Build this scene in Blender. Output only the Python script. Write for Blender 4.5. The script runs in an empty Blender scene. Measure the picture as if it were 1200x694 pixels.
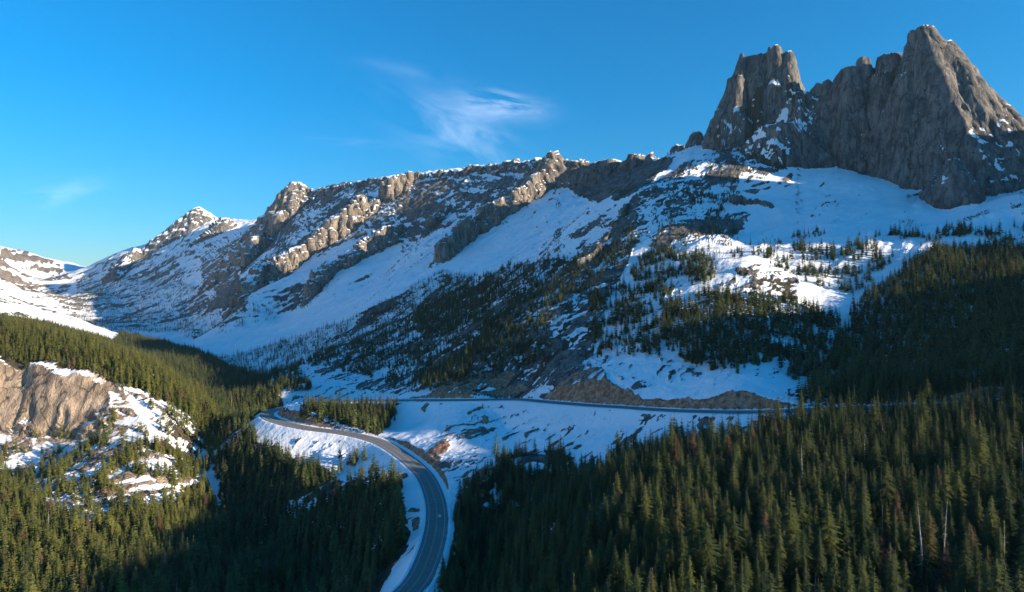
import bpy, bmesh, math, random
import numpy as np
random.seed(7); np.random.seed(7)
# ------------------------------------------------------------------ camera, sky, sun, exposure
scene = bpy.context.scene
COL = scene.collection
cam_data = bpy.data.cameras.new('camera'); cam = bpy.data.objects.new('camera', cam_data); COL.objects.link(cam)
cam.location = (0, 0, 0); cam.rotation_euler = (math.radians(90), 0, 0)
cam_data.lens = 21.0; cam_data.sensor_width = 36.0; cam_data.clip_start = 0.5; cam_data.clip_end = 60000
scene.camera = cam
SUN_BEHIND, SUN_UP = 22.0, 14.5                                  # degrees: behind the right-hand side of the view; above the horizon
sun_data = bpy.data.lights.new('sun', 'SUN'); sun_data.energy = 5.0; sun_data.angle = math.radians(0.53); sun_data.color = (1.0, 0.83, 0.62)
sun = bpy.data.objects.new('sun', sun_data); COL.objects.link(sun)
sun.rotation_euler = (math.radians(90 - SUN_UP), 0, math.radians(90 - SUN_BEHIND))
world = bpy.data.worlds.new('World'); scene.world = world; world.use_nodes = True
wn, wl = world.node_tree.nodes, world.node_tree.links
for n in list(wn): wn.remove(n)
w_out = wn.new('ShaderNodeOutputWorld'); w_bg = wn.new('ShaderNodeBackground'); w_bg.inputs['Strength'].default_value = 0.15
w_sky = wn.new('ShaderNodeTexSky'); w_sky.sky_type = 'NISHITA'; w_sky.sun_disc = False
w_sky.sun_elevation = math.radians(SUN_UP); w_sky.sun_rotation = math.radians(90 + SUN_BEHIND)
w_sky.altitude = 2600; w_sky.air_density = 2.0; w_sky.dust_density = 0.0; w_sky.ozone_density = 10.0
w_hsv = wn.new('ShaderNodeHueSaturation'); w_hsv.inputs['Saturation'].default_value = 1.12; w_hsv.inputs['Value'].default_value = 0.61; w_hsv.inputs['Hue'].default_value = 0.492
wl.new(w_sky.outputs[0], w_hsv.inputs['Color'])
# thin cirrus: wisps of noise round a few directions of the sky
w_tc = wn.new('ShaderNodeTexCoord')
def wmath(op, a, b=None, c=None):
    n = wn.new('ShaderNodeMath'); n.operation = op
    for i, v in enumerate((a, b, c)):
        if v is None: continue
        if isinstance(v, (int, float)): n.inputs[i].default_value = v
        else: wl.new(v, n.inputs[i])
    return n.outputs[0]
def wisp(px, py, wide, tall, tilt, scale, strength):
    u, v = (px - 600) / 700.0, (347 - py) / 700.0
    d = np.array([u, 1.0, v]); d /= np.linalg.norm(d)
    mp = wn.new('ShaderNodeMapping'); mp.vector_type = 'TEXTURE'
    az = math.atan2(d[0], d[1]); el = math.asin(d[2])
    # turn the direction so that this wisp's centre lies on +Y
    rz = wn.new('ShaderNodeVectorRotate'); rz.rotation_type = 'Z_AXIS'; rz.inputs['Angle'].default_value = az
    rx = wn.new('ShaderNodeVectorRotate'); rx.rotation_type = 'X_AXIS'; rx.inputs['Angle'].default_value = -el
    ry = wn.new('ShaderNodeVectorRotate'); ry.rotation_type = 'Y_AXIS'; ry.inputs['Angle'].default_value = math.radians(tilt)
    wl.new(w_tc.outputs['Generated'], rz.inputs['Vector']); wl.new(rz.outputs[0], rx.inputs['Vector']); wl.new(rx.outputs[0], ry.inputs['Vector'])
    sp = wn.new('ShaderNodeSeparateXYZ'); wl.new(ry.outputs[0], sp.inputs[0])
    q = wmath('ADD', wmath('POWER', wmath('ABSOLUTE', wmath('DIVIDE', sp.outputs[0], wide / 700.0)), 2.0), wmath('POWER', wmath('ABSOLUTE', wmath('DIVIDE', sp.outputs[2], tall / 700.0)), 2.0))
    g = wmath('EXPONENT', wmath('MULTIPLY', q, -1.0))
    front = wmath('GREATER_THAN', sp.outputs[1], 0.0)
    sc = wn.new('ShaderNodeVectorMath'); sc.operation = 'MULTIPLY'; sc.inputs[1].default_value = (scale * 0.45, scale, scale * 1.8); wl.new(ry.outputs[0], sc.inputs[0])
    nz = wn.new('ShaderNodeTexNoise'); nz.inputs['Scale'].default_value = 1.0; nz.inputs['Detail'].default_value = 7.0; nz.inputs['Roughness'].default_value = 0.6; nz.inputs['Distortion'].default_value = 0.7
    wl.new(sc.outputs[0], nz.inputs['Vector'])
    m = wmath('MAXIMUM', wmath('MULTIPLY', wmath('SUBTRACT', nz.outputs[0], 0.40), 3.0), 0.0)
    return wmath('MULTIPLY', wmath('MULTIPLY', wmath('MULTIPLY', g, front), m), strength)
w_c = None
for args in [(585, 122, 38, 13, -6, 14, .55), (540, 155, 60, 30, -25, 11, .26), (68, 226, 30, 9, 20, 18, .20), (415, 166, 36, 5, 0, 14, .10), (480, 85, 50, 7, -8, 12, .06)]:
    o = wisp(*args); w_c = o if w_c is None else wmath('ADD', w_c, o)
w_c = wmath('MINIMUM', w_c, 0.85)
w_mix = wn.new('ShaderNodeMix'); w_mix.data_type = 'RGBA'
wl.new(w_c, w_mix.inputs['Factor']); wl.new(w_hsv.outputs[0], w_mix.inputs['A']); w_mix.inputs['B'].default_value = (5.2, 5.4, 6.2, 1)
wl.new(w_mix.outputs['Result'], w_bg.inputs['Color']); wl.new(w_bg.outputs[0], w_out.inputs['Surface'])
vs = scene.view_settings; vs.view_transform = 'Standard'; vs.look = 'None'; vs.gamma = 1.0; vs.use_curve_mapping = False; vs.exposure = 1.28
scene.cycles.max_bounces = 6; scene.cycles.diffuse_bounces = 4; scene.cycles.glossy_bounces = 1; scene.cycles.transmission_bounces = 1; scene.cycles.volume_bounces = 0
scene.cycles.use_denoising = True

# ------------------------------------------------------------------ survey helpers
F, HZ = 700.0, 347.0            # focal length and horizon used when surveying the photograph (1200 px wide)
def at(px, py, Y):              # a sighted point at forward distance Y (metres)
    return ((px - 600.0) / F * Y, Y, (HZ - py) / F * Y)

def _hash2(ix, iy, seed):
    h = (ix.astype(np.int64) * 374761393 + iy.astype(np.int64) * 668265263 + seed * 1442695041) & 0xFFFFFFFF
    h = ((h ^ (h >> 13)) * 1274126177) & 0xFFFFFFFF
    h = ((h ^ (h >> 16)) * 2246822519) & 0xFFFFFFFF
    return (h ^ (h >> 15)) & 0xFFFF
_ANG = np.arange(256) * (2 * np.pi / 256)
_GX, _GY = np.cos(_ANG).astype(np.float32), np.sin(_ANG).astype(np.float32)
def noise2(x, y, seed=0):       # gradient noise, about -1..1
    x = np.asarray(x, np.float64); y = np.asarray(y, np.float64)
    ix = np.floor(x); iy = np.floor(y)
    fx = (x - ix).astype(np.float32); fy = (y - iy).astype(np.float32)
    ix = ix.astype(np.int64); iy = iy.astype(np.int64)
    u = fx * fx * fx * (fx * (fx * 6 - 15) + 10); v = fy * fy * fy * (fy * (fy * 6 - 15) + 10)
    def g(dx, dy):
        k = _hash2(ix + dx, iy + dy, seed) & 255
        return _GX[k] * (fx - dx) + _GY[k] * (fy - dy)
    a = g(0, 0); b = g(1, 0); c = g(0, 1); d = g(1, 1)
    return 1.5 * ((a + (b - a) * u) * (1 - v) + (c + (d - c) * u) * v)
def fbm(x, y, octs=5, seed=0, gain=0.5, ridged=False):
    s = 0; a = 1.0; t = 0.0
    x = np.asarray(x, np.float64); y = np.asarray(y, np.float64)
    for o in range(octs):
        n = noise2(x, y, seed + o * 17)
        if ridged: n = 1 - 2 * np.abs(n)
        s = s + a * n; t += a; a *= gain
        x, y = 1.6 * x + 1.2 * y + 3.7, -1.2 * x + 1.6 * y + 9.1
    return s / t
def sstep(a, b, x):
    t = np.clip((x - a) / (b - a), 0, 1)
    return t * t * (3 - 2 * t)
def smax(a, b, k):
    h = np.clip(0.5 + 0.5 * (a - b) / k, 0, 1)
    return b + (a - b) * h + k * h * (1 - h)
def seg_dist(x, y, pts):
    """distance to a polyline, the crest height there and the signed side"""
    best = np.full(x.shape, 1e18); zz = np.zeros(x.shape); sd = np.zeros(x.shape); tt = np.zeros(x.shape)
    L = 0.0
    for (x0, y0, z0), (x1, y1, z1) in zip(pts[:-1], pts[1:]):
        dx, dy = x1 - x0, y1 - y0; l2 = dx * dx + dy * dy; l = math.sqrt(l2)
        t = np.clip(((x - x0) * dx + (y - y0) * dy) / l2, 0, 1)
        ex, ey = x - x0 - t * dx, y - y0 - t * dy
        d2 = ex * ex + ey * ey
        m = d2 < best
        best = np.where(m, d2, best); zz = np.where(m, z0 + t * (z1 - z0), zz)
        sd = np.where(m, (dx * ey - dy * ex) / l, sd); tt = np.where(m, L + t * l, tt)
        L += l
    return np.sqrt(best), zz, sd, tt

# ------------------------------------------------------------------ the road
ROAD_PIX = [(455,730,-158.5),(478,694,-157),(497,666,-156),(508,635,-154.5),(512,609,-153),(510,586,-152),(500,561,-150.5),(485,544,-149),(462,527,-148),
    (443,517,-147),(417,510,-146),(394,506,-145),(367,503,-144.5),(345,499,-143.5),(326,494,-142.5),(314,489,-141.5),(312.5,484,-140.5),
    (324,479.5,-139.5),(345,475.6,-138),(371,472,-136),(402,470,-133.5),(440,469.5,-130),(489,469,-126),(523,469,-123),(565,468.5,-119),
    (607,468,-114.5),(641,471,-111),(692,475,-105.5),(734,477.5,-101),(777,480.5,-97),(819,482,-93),(861,483,-90),(900,482.5,-87),(935,481,-84)]
ROAD_CTRL = [at(px, py, z * F / (HZ - py)) for px, py, z in ROAD_PIX] + [(270, 425, -79), (350, 382, -67), (440, 332, -55), (520, 282, -43)]
ROAD_CTRL = [(-95, 210, -161), (-82, 260, -160)] + ROAD_CTRL[1:]
def catmull(P, step=4.0):
    P = np.array(P, float); out = []
    for i in range(len(P) - 1):
        p0, p1, p2, p3 = P[max(i - 1, 0)], P[i], P[i + 1], P[min(i + 2, len(P) - 1)]
        n = max(2, int(np.linalg.norm(p2 - p1) / step))
        for k in range(n):
            t = k / n
            out.append(0.5 * (2 * p1 + (p2 - p0) * t + (2 * p0 - 5 * p1 + 4 * p2 - p3) * t * t + (3 * p1 - p0 - 3 * p2 + p3) * t ** 3))
    out.append(P[-1]); return np.array(out)
ROAD = catmull(ROAD_CTRL)
for _ in range(6):
    ROAD[1:-1] = 0.25 * ROAD[:-2] + 0.5 * ROAD[1:-1] + 0.25 * ROAD[2:]
ROAD_HALF = 7.6

# ------------------------------------------------------------------ large form of the land
C = []                                                         # ground control points
def c(px, py, Y, dz=0):
    x, y, z = at(px, py, Y); C.append((x, y, z + dz))
T = -15                                                        # sighted on the tree tops: the ground is lower
for a in [  # near slope under the forest (tree tops)
    (550,694,325),(600,694,250),(700,694,170),(800,694,153),(900,694,150),(1000,694,149),(1100,694,149),(1200,694,148),
    (560,600,410),(555,650,365),(620,600,338),(700,600,246),(800,600,214),(900,600,205),(1000,600,199),(1100,600,196),(1200,600,192),
    (620,545,450),(700,545,330),(800,545,280),(900,545,260),(1000,545,248),(1100,545,241),(1200,545,232),(800,505,390),
    (900,500,335),(1000,480,350),(1100,480,327),(1200,480,307),(1000,440,465),(1100,430,440),(1200,430,390),
    (1100,400,520),(1100,350,640),(1100,310,760),(1100,287,850),(1200,380,500),(1200,330,650),(1200,292,800),
    # valley bottom and lower left
    (440,694,330),(430,640,380),(350,694,385),(350,640,440),(300,640,500),(250,694,335),(100,694,330),(0,694,325),(0,640,400),(100,640,400),(200,640,390),
    (300,580,610),(270,600,545),(100,600,470),(100,560,560),(0,580,510),(455,580,435),(400,560,500),(350,545,560),(420,530,575),
    (150,408,860),(200,436,800),(240,468,760),(265,500,720),(250,540,680),(230,600,500),(100,395,910),(0,373,1030),(60,383,970),
    (300,535,690),(300,500,860),(275,560,640),(270,470,1080),(290,440,1350),(250,425,1550),(200,405,2000),(160,393,2400)]: c(*a, T)
for a in [  # open ground
    (100,520,650),(100,480,700),(100,437,740),(50,427,760),(0,424,760),(0,480,705),(0,530,640),(200,500,690),(200,550,610),(150,460,725),(150,520,660),
    (200,391,2600),(260,390,2400),(330,460,960),(400,452,980),(350,432,1250),(420,430,1130),(350,400,1700),(300,395,1950),(330,492,690),(400,490,740),(440,480,760),
    (560,500,610),(530,520,560),(540,545,505),(580,520,560),(620,490,640),(600,480,690),(475,500,700),
    (860,466,475),(860,430,545),(860,400,620),(880,370,690),(870,340,760),(868,314,805),(820,440,560),(800,400,640),(790,370,710),(800,335,800),
    (700,455,592),(700,420,690),(700,380,790),(700,350,890),(720,300,1130),(760,300,1060),(640,445,680),(640,400,790),(640,360,900),(580,440,760),(580,400,850),
    (940,450,540),(950,380,690),(1000,400,640),(1000,340,780),(950,330,800),(920,318,850),(1000,300,900),(1050,290,900),
    (850,275,1180),(900,285,1080),(1000,272,1050),(950,250,1250),(900,235,1380),(960,222,1420),(1050,236,1330),(1010,216,1430),(1100,280,960),(1150,270,900),(1180,246,1010),(1200,258,950),(1115,266,1120),(1088,256,1160),(1150,236,1230),(1175,232,1230),(1210,225,1220),
    (830,220,1420),(800,245,1290),(790,275,1110),(860,205,1500),(750,240,1300),(745,228,1340),
    (690,255,1800),(640,285,1720),(600,305,1650),(550,330,1580),(480,372,1480),(430,400,1380),(520,430,900),(480,445,900),(450,440,1000),
    (690,225,2300),(640,250,2100),(560,300,1950),(480,330,1850),(500,285,2350),(420,370,1700),(400,340,2200),(330,370,2300),(560,250,2500),(368,310,2610),(342,324,2500),(312,338,2420),(285,352,2360),(422,318,2350),(402,334,2290),(378,350,2220),(338,276,3240),(312,298,3140),(292,314,3040),(262,338,2900),
    (462,304,2470),(425,336,2240),(300,350,2700),(250,365,2900),(350,265,3300),(300,300,3400),(250,330,3500),(200,320,4000),(150,340,3900),(120,370,3300),(150,380,2900),
    (100,330,4500),(60,345,4300),(20,350,4200),(0,330,4700),(75,322,5000),(0,300,5100)]: c(*a)
for a in [  # crest of the range
    (1200,205,1560),(1080,215,1560),(950,190,1700),(865,172,1800),(830,170,1850),(800,182,1990),(760,194,2240),(720,198,2400),(690,200,2480),(655,200,2600),
    (600,200,2800),(550,204,2950),(500,211,3100),(450,216,3300),(400,226,3500),(370,232,3650),(345,232,3700),(310,262,3900),(280,274,4250),
    (232,262,4950),(262,268,4600),(200,284,4900),(150,292,4850),(110,308,5000),(75,315,5400),(40,303,5300),(0,288,5250)]: c(*a)
C += [  # beyond the frame and behind the crests
    (0,0,-3),(15,-20,-1),(-20,-15,-4),(30,15,-14),(-25,20,-18),(0,40,-42),(0,80,-74),(-60,60,-75),(40,60,-58),(80,40,-34),(60,110,-78),(0,150,-118),(-70,150,-150),(-160,120,-190),
    (1800,1500,520),(2500,700,500),(2500,2000,500),
    (1400,1900,450),(1100,2200,350),(900,2500,300),(900,3200,250),(700,4200,250),(300,5000,200),(-900,5500,250),(-1800,6300,150),(-3000,7000,0),(-4200,7500,-100),(-5500,7000,200),
    (2500,4000,300),(500,7500,200),(-8000,8000,200),(3500,0,300),(3000,-1500,250),(600,-600,60),(0,-400,20),(-300,-300,-80),(-350,0,-215),(-700,0,-200),(-700,250,-215),(-1000,500,-150),(-1400,900,-30),(-1700,1500,40),(-1500,2000,-60),
    (-1350,1600,-120),(-1100,1250,-100),(-2500,1500,250),(-3000,3000,300),(-2600,2600,0),(-4000,4500,450),(-5000,5000,500),(-5500,6000,420),(-1500,0,50),(-2500,0,300),(-600,1500,-172),(-900,1500,-165),(-1000,2000,-150)]
SUN_AZ, SUN_EL = math.radians(SUN_BEHIND), math.radians(SUN_UP)          # the evening sun stands to the right of the view, a little behind it
SUN_H = (math.cos(SUN_AZ), -math.sin(SUN_AZ))
# unseen spurs, added beyond the right edge of the frame to cast shade: height of their crest above the sun's rays, across the light
for w_, h_ in [(60,-60),(150,-122),(250,-114),(340,-116),(430,-108),(490,-96),(540,-62),(600,-32),(680,-26),(740,-34),(810,-60),(900,-66),(1000,-12),(1060,15),(1110,28),(1160,130),(1200,215),(1250,255),(1400,310),(1500,345),(1560,290),(1620,190),(1680,145),(1800,120)]:
    for a_, dz_ in ([(520, -25), (720, 0), (1000, -8), (1500, -80)] if w_ < 1080 else [(960, 0), (1200, 0), (1600, -80)]):
        if w_ < 500 or a_ > 600:
            C.append((a_ * SUN_H[0] + w_ * -SUN_H[1], a_ * SUN_H[1] + w_ * SUN_H[0], h_ + a_ * math.tan(SUN_EL) + dz_))
C += [tuple(p) for p in ROAD[::12]]
C = np.array(C)
def _lp(x, y):
    r = np.sqrt(x * x + y * y + 40.0 ** 2)
    return np.stack([np.arctan2(x, y + 1e-9) * 1.15, np.log(r)], -1), r
def _kern(d2): return d2 * np.log(d2 + 1e-12)
_U, _R = _lp(C[:, 0], C[:, 1])
_Q = C[:, 2] / _R
_n = len(C)
_d2 = ((_U[:, None] - _U[None]) ** 2).sum(-1)
_A = np.zeros((_n + 3, _n + 3)); _A[:_n, :_n] = _kern(_d2) + np.eye(_n) * 1e-3
_A[:_n, _n] = 1; _A[:_n, _n + 1:] = _U; _A[_n, :_n] = 1; _A[_n + 1:, :_n] = _U.T
_W = np.linalg.solve(_A, np.concatenate([_Q, np.zeros(3)]))
def base_height(x, y):
    shp = np.shape(x); x = np.ravel(x); y = np.ravel(y)
    out = np.empty(len(x))
    for i in range(0, len(x), 40000):
        U, r = _lp(x[i:i + 40000], y[i:i + 40000])
        U32 = U.astype(np.float32); V = _U.astype(np.float32)
        d2 = (U32[:, None, 0] - V[None, :, 0]) ** 2 + (U32[:, None, 1] - V[None, :, 1]) ** 2
        q = (d2 * np.log(d2 + 1e-12)) @ _W[:_n].astype(np.float32) + _W[_n] + U @ _W[_n + 1:]
        out[i:i + 40000] = q * r
    return out.reshape(shp)
# the smooth form is sampled once on a log-polar lattice and interpolated afterwards
_LT = np.radians(np.linspace(-110, 110, 441)); _LR = np.linspace(math.log(12.0), math.log(11000.0), 420)
_g = np.exp(_LR)[None, :] * np.ones(len(_LT))[:, None]
_BASE = base_height(_g * np.sin(_LT)[:, None], _g * np.cos(_LT)[:, None])
def base_fast(x, y):
    th = np.arctan2(x, y); lr = np.log(np.maximum(np.hypot(x, y), 12.5))
    a = np.clip((th - _LT[0]) / (_LT[1] - _LT[0]), 0, len(_LT) - 1.001); b = np.clip((lr - _LR[0]) / (_LR[1] - _LR[0]), 0, len(_LR) - 1.001)
    i = a.astype(int); j = b.astype(int); u = a - i; v = b - j
    G = _BASE
    return (G[i, j] * (1 - u) + G[i + 1, j] * u) * (1 - v) + (G[i, j + 1] * (1 - u) + G[i + 1, j + 1] * u) * v

# ------------------------------------------------------------------ rock towers: each the common space of steep slabs
TOWERS = []
def tower(name, apex, faces, warp=1.0):
    """apex (px, py, Y); faces: (way the slab faces in degrees from the sight line to the camera, + to the sun side; slope in degrees; set-back in metres from the apex)"""
    x, y, z = at(*apex); l = math.hypot(x, y)
    bx, by = -x / l, -y / l                                     # towards the camera
    sl = []
    for az, slope, back in faces:
        a = math.radians(az)
        nx, ny = bx * math.cos(a) - by * math.sin(a), by * math.cos(a) + bx * math.sin(a)
        sl.append((nx, ny, math.tan(math.radians(slope)), back))
    TOWERS.append((name, x, y, z, sl, warp))
def tower_height(tw, x, y):
    name, ax, ay, az, sl, warp = tw
    z = np.full(x.shape, 1e9)
    for nx, ny, s, back in sl:
        d = (x - ax) * nx + (y - ay) * ny - back
        z = np.minimum(z, az - d * s)
    return np.minimum(z, az)

# positive azimuth = towards the right of the picture as seen from the camera
tower('bell', (1077, 39, 1500), [(-88,76,16),(-50,79,26),(-14,76,46),(28,66,40),(58,60,34),(90,60,22),(150,70,20),(-150,75,20)], .8)
tower('bell', (1054, 92, 1490), [(-88,74,6),(-48,80,14),(-12,77,40),(30,78,40),(90,70,40),(180,60,10)], .7)
tower('bell', (1107, 50, 1500), [(-90,70,8),(-40,70,12),(0,64,18),(40,62,16),(90,61,8),(180,60,15)], .5)
tower('bell', (1092, 118, 1425), [(-90,76,12),(-40,77,20),(0,74,30),(40,68,22),(90,62,16),(180,40,15)], .9)
tower('bell', (1126, 110, 1450), [(-90,74,20),(-30,72,24),(20,66,26),(60,62,20),(90,64,10),(180,40,15)], .9)
tower('bell', (1143, 130, 1460), [(-90,72,18),(-30,70,24),(20,66,28),(60,62,18),(90,66,8),(180,40,15)], .8)
tower('bell_shoulder', (1178, 136, 1500), [(-85,80,8),(-25,76,20),(35,74,18),(85,68,10),(180,70,15)], .5)
tower('bell_shoulder', (1157, 150, 1440), [(-80,70,18),(-10,68,28),(50,64,24),(90,62,14),(180,60,15)], .8)
tower('bell_shoulder', (1192, 170, 1440), [(-80,64,24),(0,66,30),(60,62,25),(90,45,50),(180,60,15)], .8)
tower('bell_foot', (1117, 188, 1235), [(-75,66,10),(-35,72,18),(10,70,22),(50,66,16),(85,68,12),(130,50,10),(180,35,10)], .8)
tower('concord', (1041, 70, 1590), [(-85,83,22),(-35,82,36),(10,82,40),(60,82,34),(90,82,26),(180,75,14)], .6)
tower('concord', (1030, 92, 1580), [(-85,80,12),(-35,80,26),(10,80,36),(60,80,34),(90,82,20),(180,75,14)], .6)
tower('lexington', (1011.5, 71, 1630), [(-85,82,10),(-30,82,12),(30,82,12),(85,82,9),(180,75,8)], .25)
tower('lexington', (1010, 83, 1625), [(-85,70,18),(-40,80,30),(5,80,40),(60,80,30),(88,78,24),(180,75,14)], .6)
tower('lexington', (988, 85, 1640), [(-85,63,8),(-35,78,26),(10,79,44),(70,79,40),(180,75,14)], .7)
tower('lexington', (962, 100, 1690), [(-85,58,10),(-30,72,24),(20,74,40),(80,70,26),(180,70,14)], .6)
tower('south_spire', (868.5, 67, 1790), [(-85,76,4),(-40,80,20),(0,80,30),(45,82,20),(85,82,8),(180,70,12)], .4)
tower('south_spire', (884, 71, 1800), [(-85,82,36),(-30,80,44),(20,78,50),(70,80,44),(180,70,12)], .6)
tower('south_spire', (857, 94, 1780), [(-85,75,7),(-30,78,20),(20,78,35),(70,78,30),(180,70,12)], .6)
tower('south_spire', (843, 130, 1780), [(-85,70,7),(-30,73,22),(20,73,35),(70,73,30),(180,70,12)], .7)
tower('north_spire', (908, 60, 1760), [(-85,80,14),(-40,80,26),(0,80,36),(45,81,30),(85,80,12),(180,70,12)], .5)
tower('north_spire', (921, 69, 1755), [(-85,80,30),(-30,78,36),(15,78,42),(55,78,32),(86,75,16),(180,70,12)], .7)
tower('tall_tooth', (815, 157, 1930), [(-85,64,6),(-30,70,14),(30,70,16),(85,60,6),(180,60,8)], .6)
tower('wide_tooth', (796, 172, 2000), [(-85,58,12),(-30,66,20),(30,66,22),(85,45,12),(180,60,8)], .7)
tower('low_tooth', (762, 181, 2230), [(-85,70,7),(-30,70,20),(30,70,20),(85,68,6),(180,60,8)], .6)
tower('ridge_block', (744, 184, 2290), [(-85,55,20),(-30,68,34),(30,68,34),(85,76,26),(180,60,8)])
tower('ridge_block', (712, 191, 2400), [(-88,30,50),(-30,60,60),(20,60,60),(88,30,50),(180,60,20)])
tower('ridge_block', (676, 191, 2480), [(-88,30,50),(-30,60,50),(20,60,50),(88,35,50),(180,60,20)])
tower('ridge_wall', (932, 112, 1710), [(-85,52,10),(-30,66,26),(30,70,40),(85,50,30),(180,60,8)], .8)
tower('ridge_wall', (905, 150, 1640), [(-85,50,30),(-30,66,36),(30,70,50),(85,50,60),(180,40,8)], .9)
# far pyramid and its neighbours
tower('far_peak', (232, 241, 4950), [(-88,44,6),(-40,52,14),(0,50,18),(40,42,16),(85,34,6),(180,45,10)], .9)
tower('far_knob', (263, 256, 4550), [(-85,46,20),(-30,55,40),(30,52,40),(85,34,30),(180,45,10)], 1.)
tower('tan_peak', (346, 214, 3650), [(-88,52,14),(-45,60,24),(-5,56,30),(40,48,34),(85,30,30),(180,45,10)], 1.1)
tower('gold_peak', (648, 179, 2480), [(-86,42,6),(-45,60,14),(5,66,20),(50,62,20),(84,60,6),(180,45,10)], .8)

# ------------------------------------------------------------------ rock ribs and cliffs: crest lines with steep sides
RIBS = []
GAPS = {'gold_rib': .022, 'tan_rib': .035, 'long_rib': .026, 'round_rib': .008, 'dark_rib': .045, 'hump_a': .045, 'hump_b': .045, 'hump_d': .045}   # how deep the ribs are broken
def rib(name, pts, left, right, wide=0.0):
    RIBS.append((name, [at(*p) for p in pts], math.tan(math.radians(left)), math.tan(math.radians(right)), wide))
rib('gold_rib', [(646,186,2470),(628,205,2380),(612,218,2320),(592,228,2260),(572,240,2200),(556,246,2160),(538,262,2080),(518,280,2010),(505,298,1950)], 66, 74, 12)
rib('tan_rib', [(346,220,3640),(336,238,3520),(320,256,3400),(302,274,3300),(288,294,3170)], 62, 68, 18)
rib('long_rib', [(492,198,3120),(466,206,3050),(440,216,2980),(420,228,2920),(404,242,2860),(386,258,2800),(368,276,2750),(352,286,2700),(330,298,2620),(306,308,2540),(288,330,2450)], 62, 70, 22)
rib('round_rib', [(466,262,2650),(450,265,2610),(432,277,2560),(412,289,2500),(396,299,2450),(378,313,2390),(364,330,2330)], 64, 70, 22)
rib('dark_rib', [(792,205,1620),(770,214,1480),(748,226,1340),(735,240,1290),(722,262,1230),(700,288,1150),(672,311,1090),(640,338,1030),(604,364,980),(570,382,930),(535,408,910),(500,432,900)], 50, 26, 1)
rib('white_rib', [(846,175,1700),(832,200,1500),(812,232,1330),(790,262,1210),(775,282,1110)], 52, 30, 6)
rib('apron_rock', [(858,228,1350),(880,232,1330),(902,238,1310),(920,246,1290)], 75, 72, 10)
rib('low_rock', [(822,258,1220),(840,262,1210),(856,266,1200)], 70, 68, 8)
rib('knob', [(800,332,830),(835,320,815),(868,311,808),(905,313,830),(940,318,850)], 26, 42, 10)
rib('crest_wall', [(498,204,3110),(540,197,2980),(580,192,2860),(620,187,2720),(642,184,2560)], 50, 52, 5)
rib('upper_crest', [(360,222,3640),(390,219,3540),(425,211,3400),(460,206,3250),(490,202,3120)], 50, 52, 5)
rib('spire_crest', [(842,160,1850),(815,166,1930),(796,175,2000),(780,182,2100),(762,187,2230),(735,190,2330)], 45, 55, 4)
rib('hump_a', [(560,212,2840),(545,225,2700),(520,248,2600),(498,262,2480)], 55, 55, 14)
rib('hump_b', [(600,198,2790),(590,220,2640),(570,235,2520)], 55, 55, 14)
rib('hump_c', [(160,290,4650),(148,300,4500),(140,320,4300)], 50, 50, 30)
rib('hump_d', [(405,225,3480),(395,238,3350),(380,250,3250)], 52, 52, 20)

HILL_CLIFF = [at(*p) for p in [(-60,428,765),(0,426,755),(50,430,750),(100,441,737),(140,452,725),(175,470,712),(200,486,702)]]
_RX, _RY, _RZ = ROAD[:, 0], ROAD[:, 1], ROAD[:, 2]
_FINE = {}
def road_dist(x, y):
    """distance to the road, its level there, and the side (+ = uphill)"""
    best = np.full(x.shape, 1e9); zz = np.zeros(x.shape); sd = np.zeros(x.shape)
    m = (x > -460) & (x < 620) & (y > 120) & (y < 900)
    idx = np.nonzero(m)[0]
    for i in range(0, len(idx), 20000):
        k = idx[i:i + 20000]
        d2 = (x[k][:, None] - _RX[None]) ** 2 + (y[k][:, None] - _RY[None]) ** 2
        j = d2.argmin(1); jj = np.clip(j, 1, len(_RX) - 2)
        # refine on the two neighbouring segments
        tx, ty = _RX[jj + 1] - _RX[jj - 1], _RY[jj + 1] - _RY[jj - 1]; tl = np.hypot(tx, ty)
        ex, ey = x[k] - _RX[jj], y[k] - _RY[jj]
        s = (ex * tx + ey * ty) / tl; sp = tl / 2
        sc = np.clip(s, -sp, sp)
        best[k] = np.hypot(ex - sc * tx / tl, ey - sc * ty / tl)
        dz = (_RZ[jj + 1] - _RZ[jj - 1]) / tl
        zz[k] = _RZ[jj] + sc * dz
        sd[k] = (tx * ey - ty * ex) / tl
    return best, zz, sd

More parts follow.
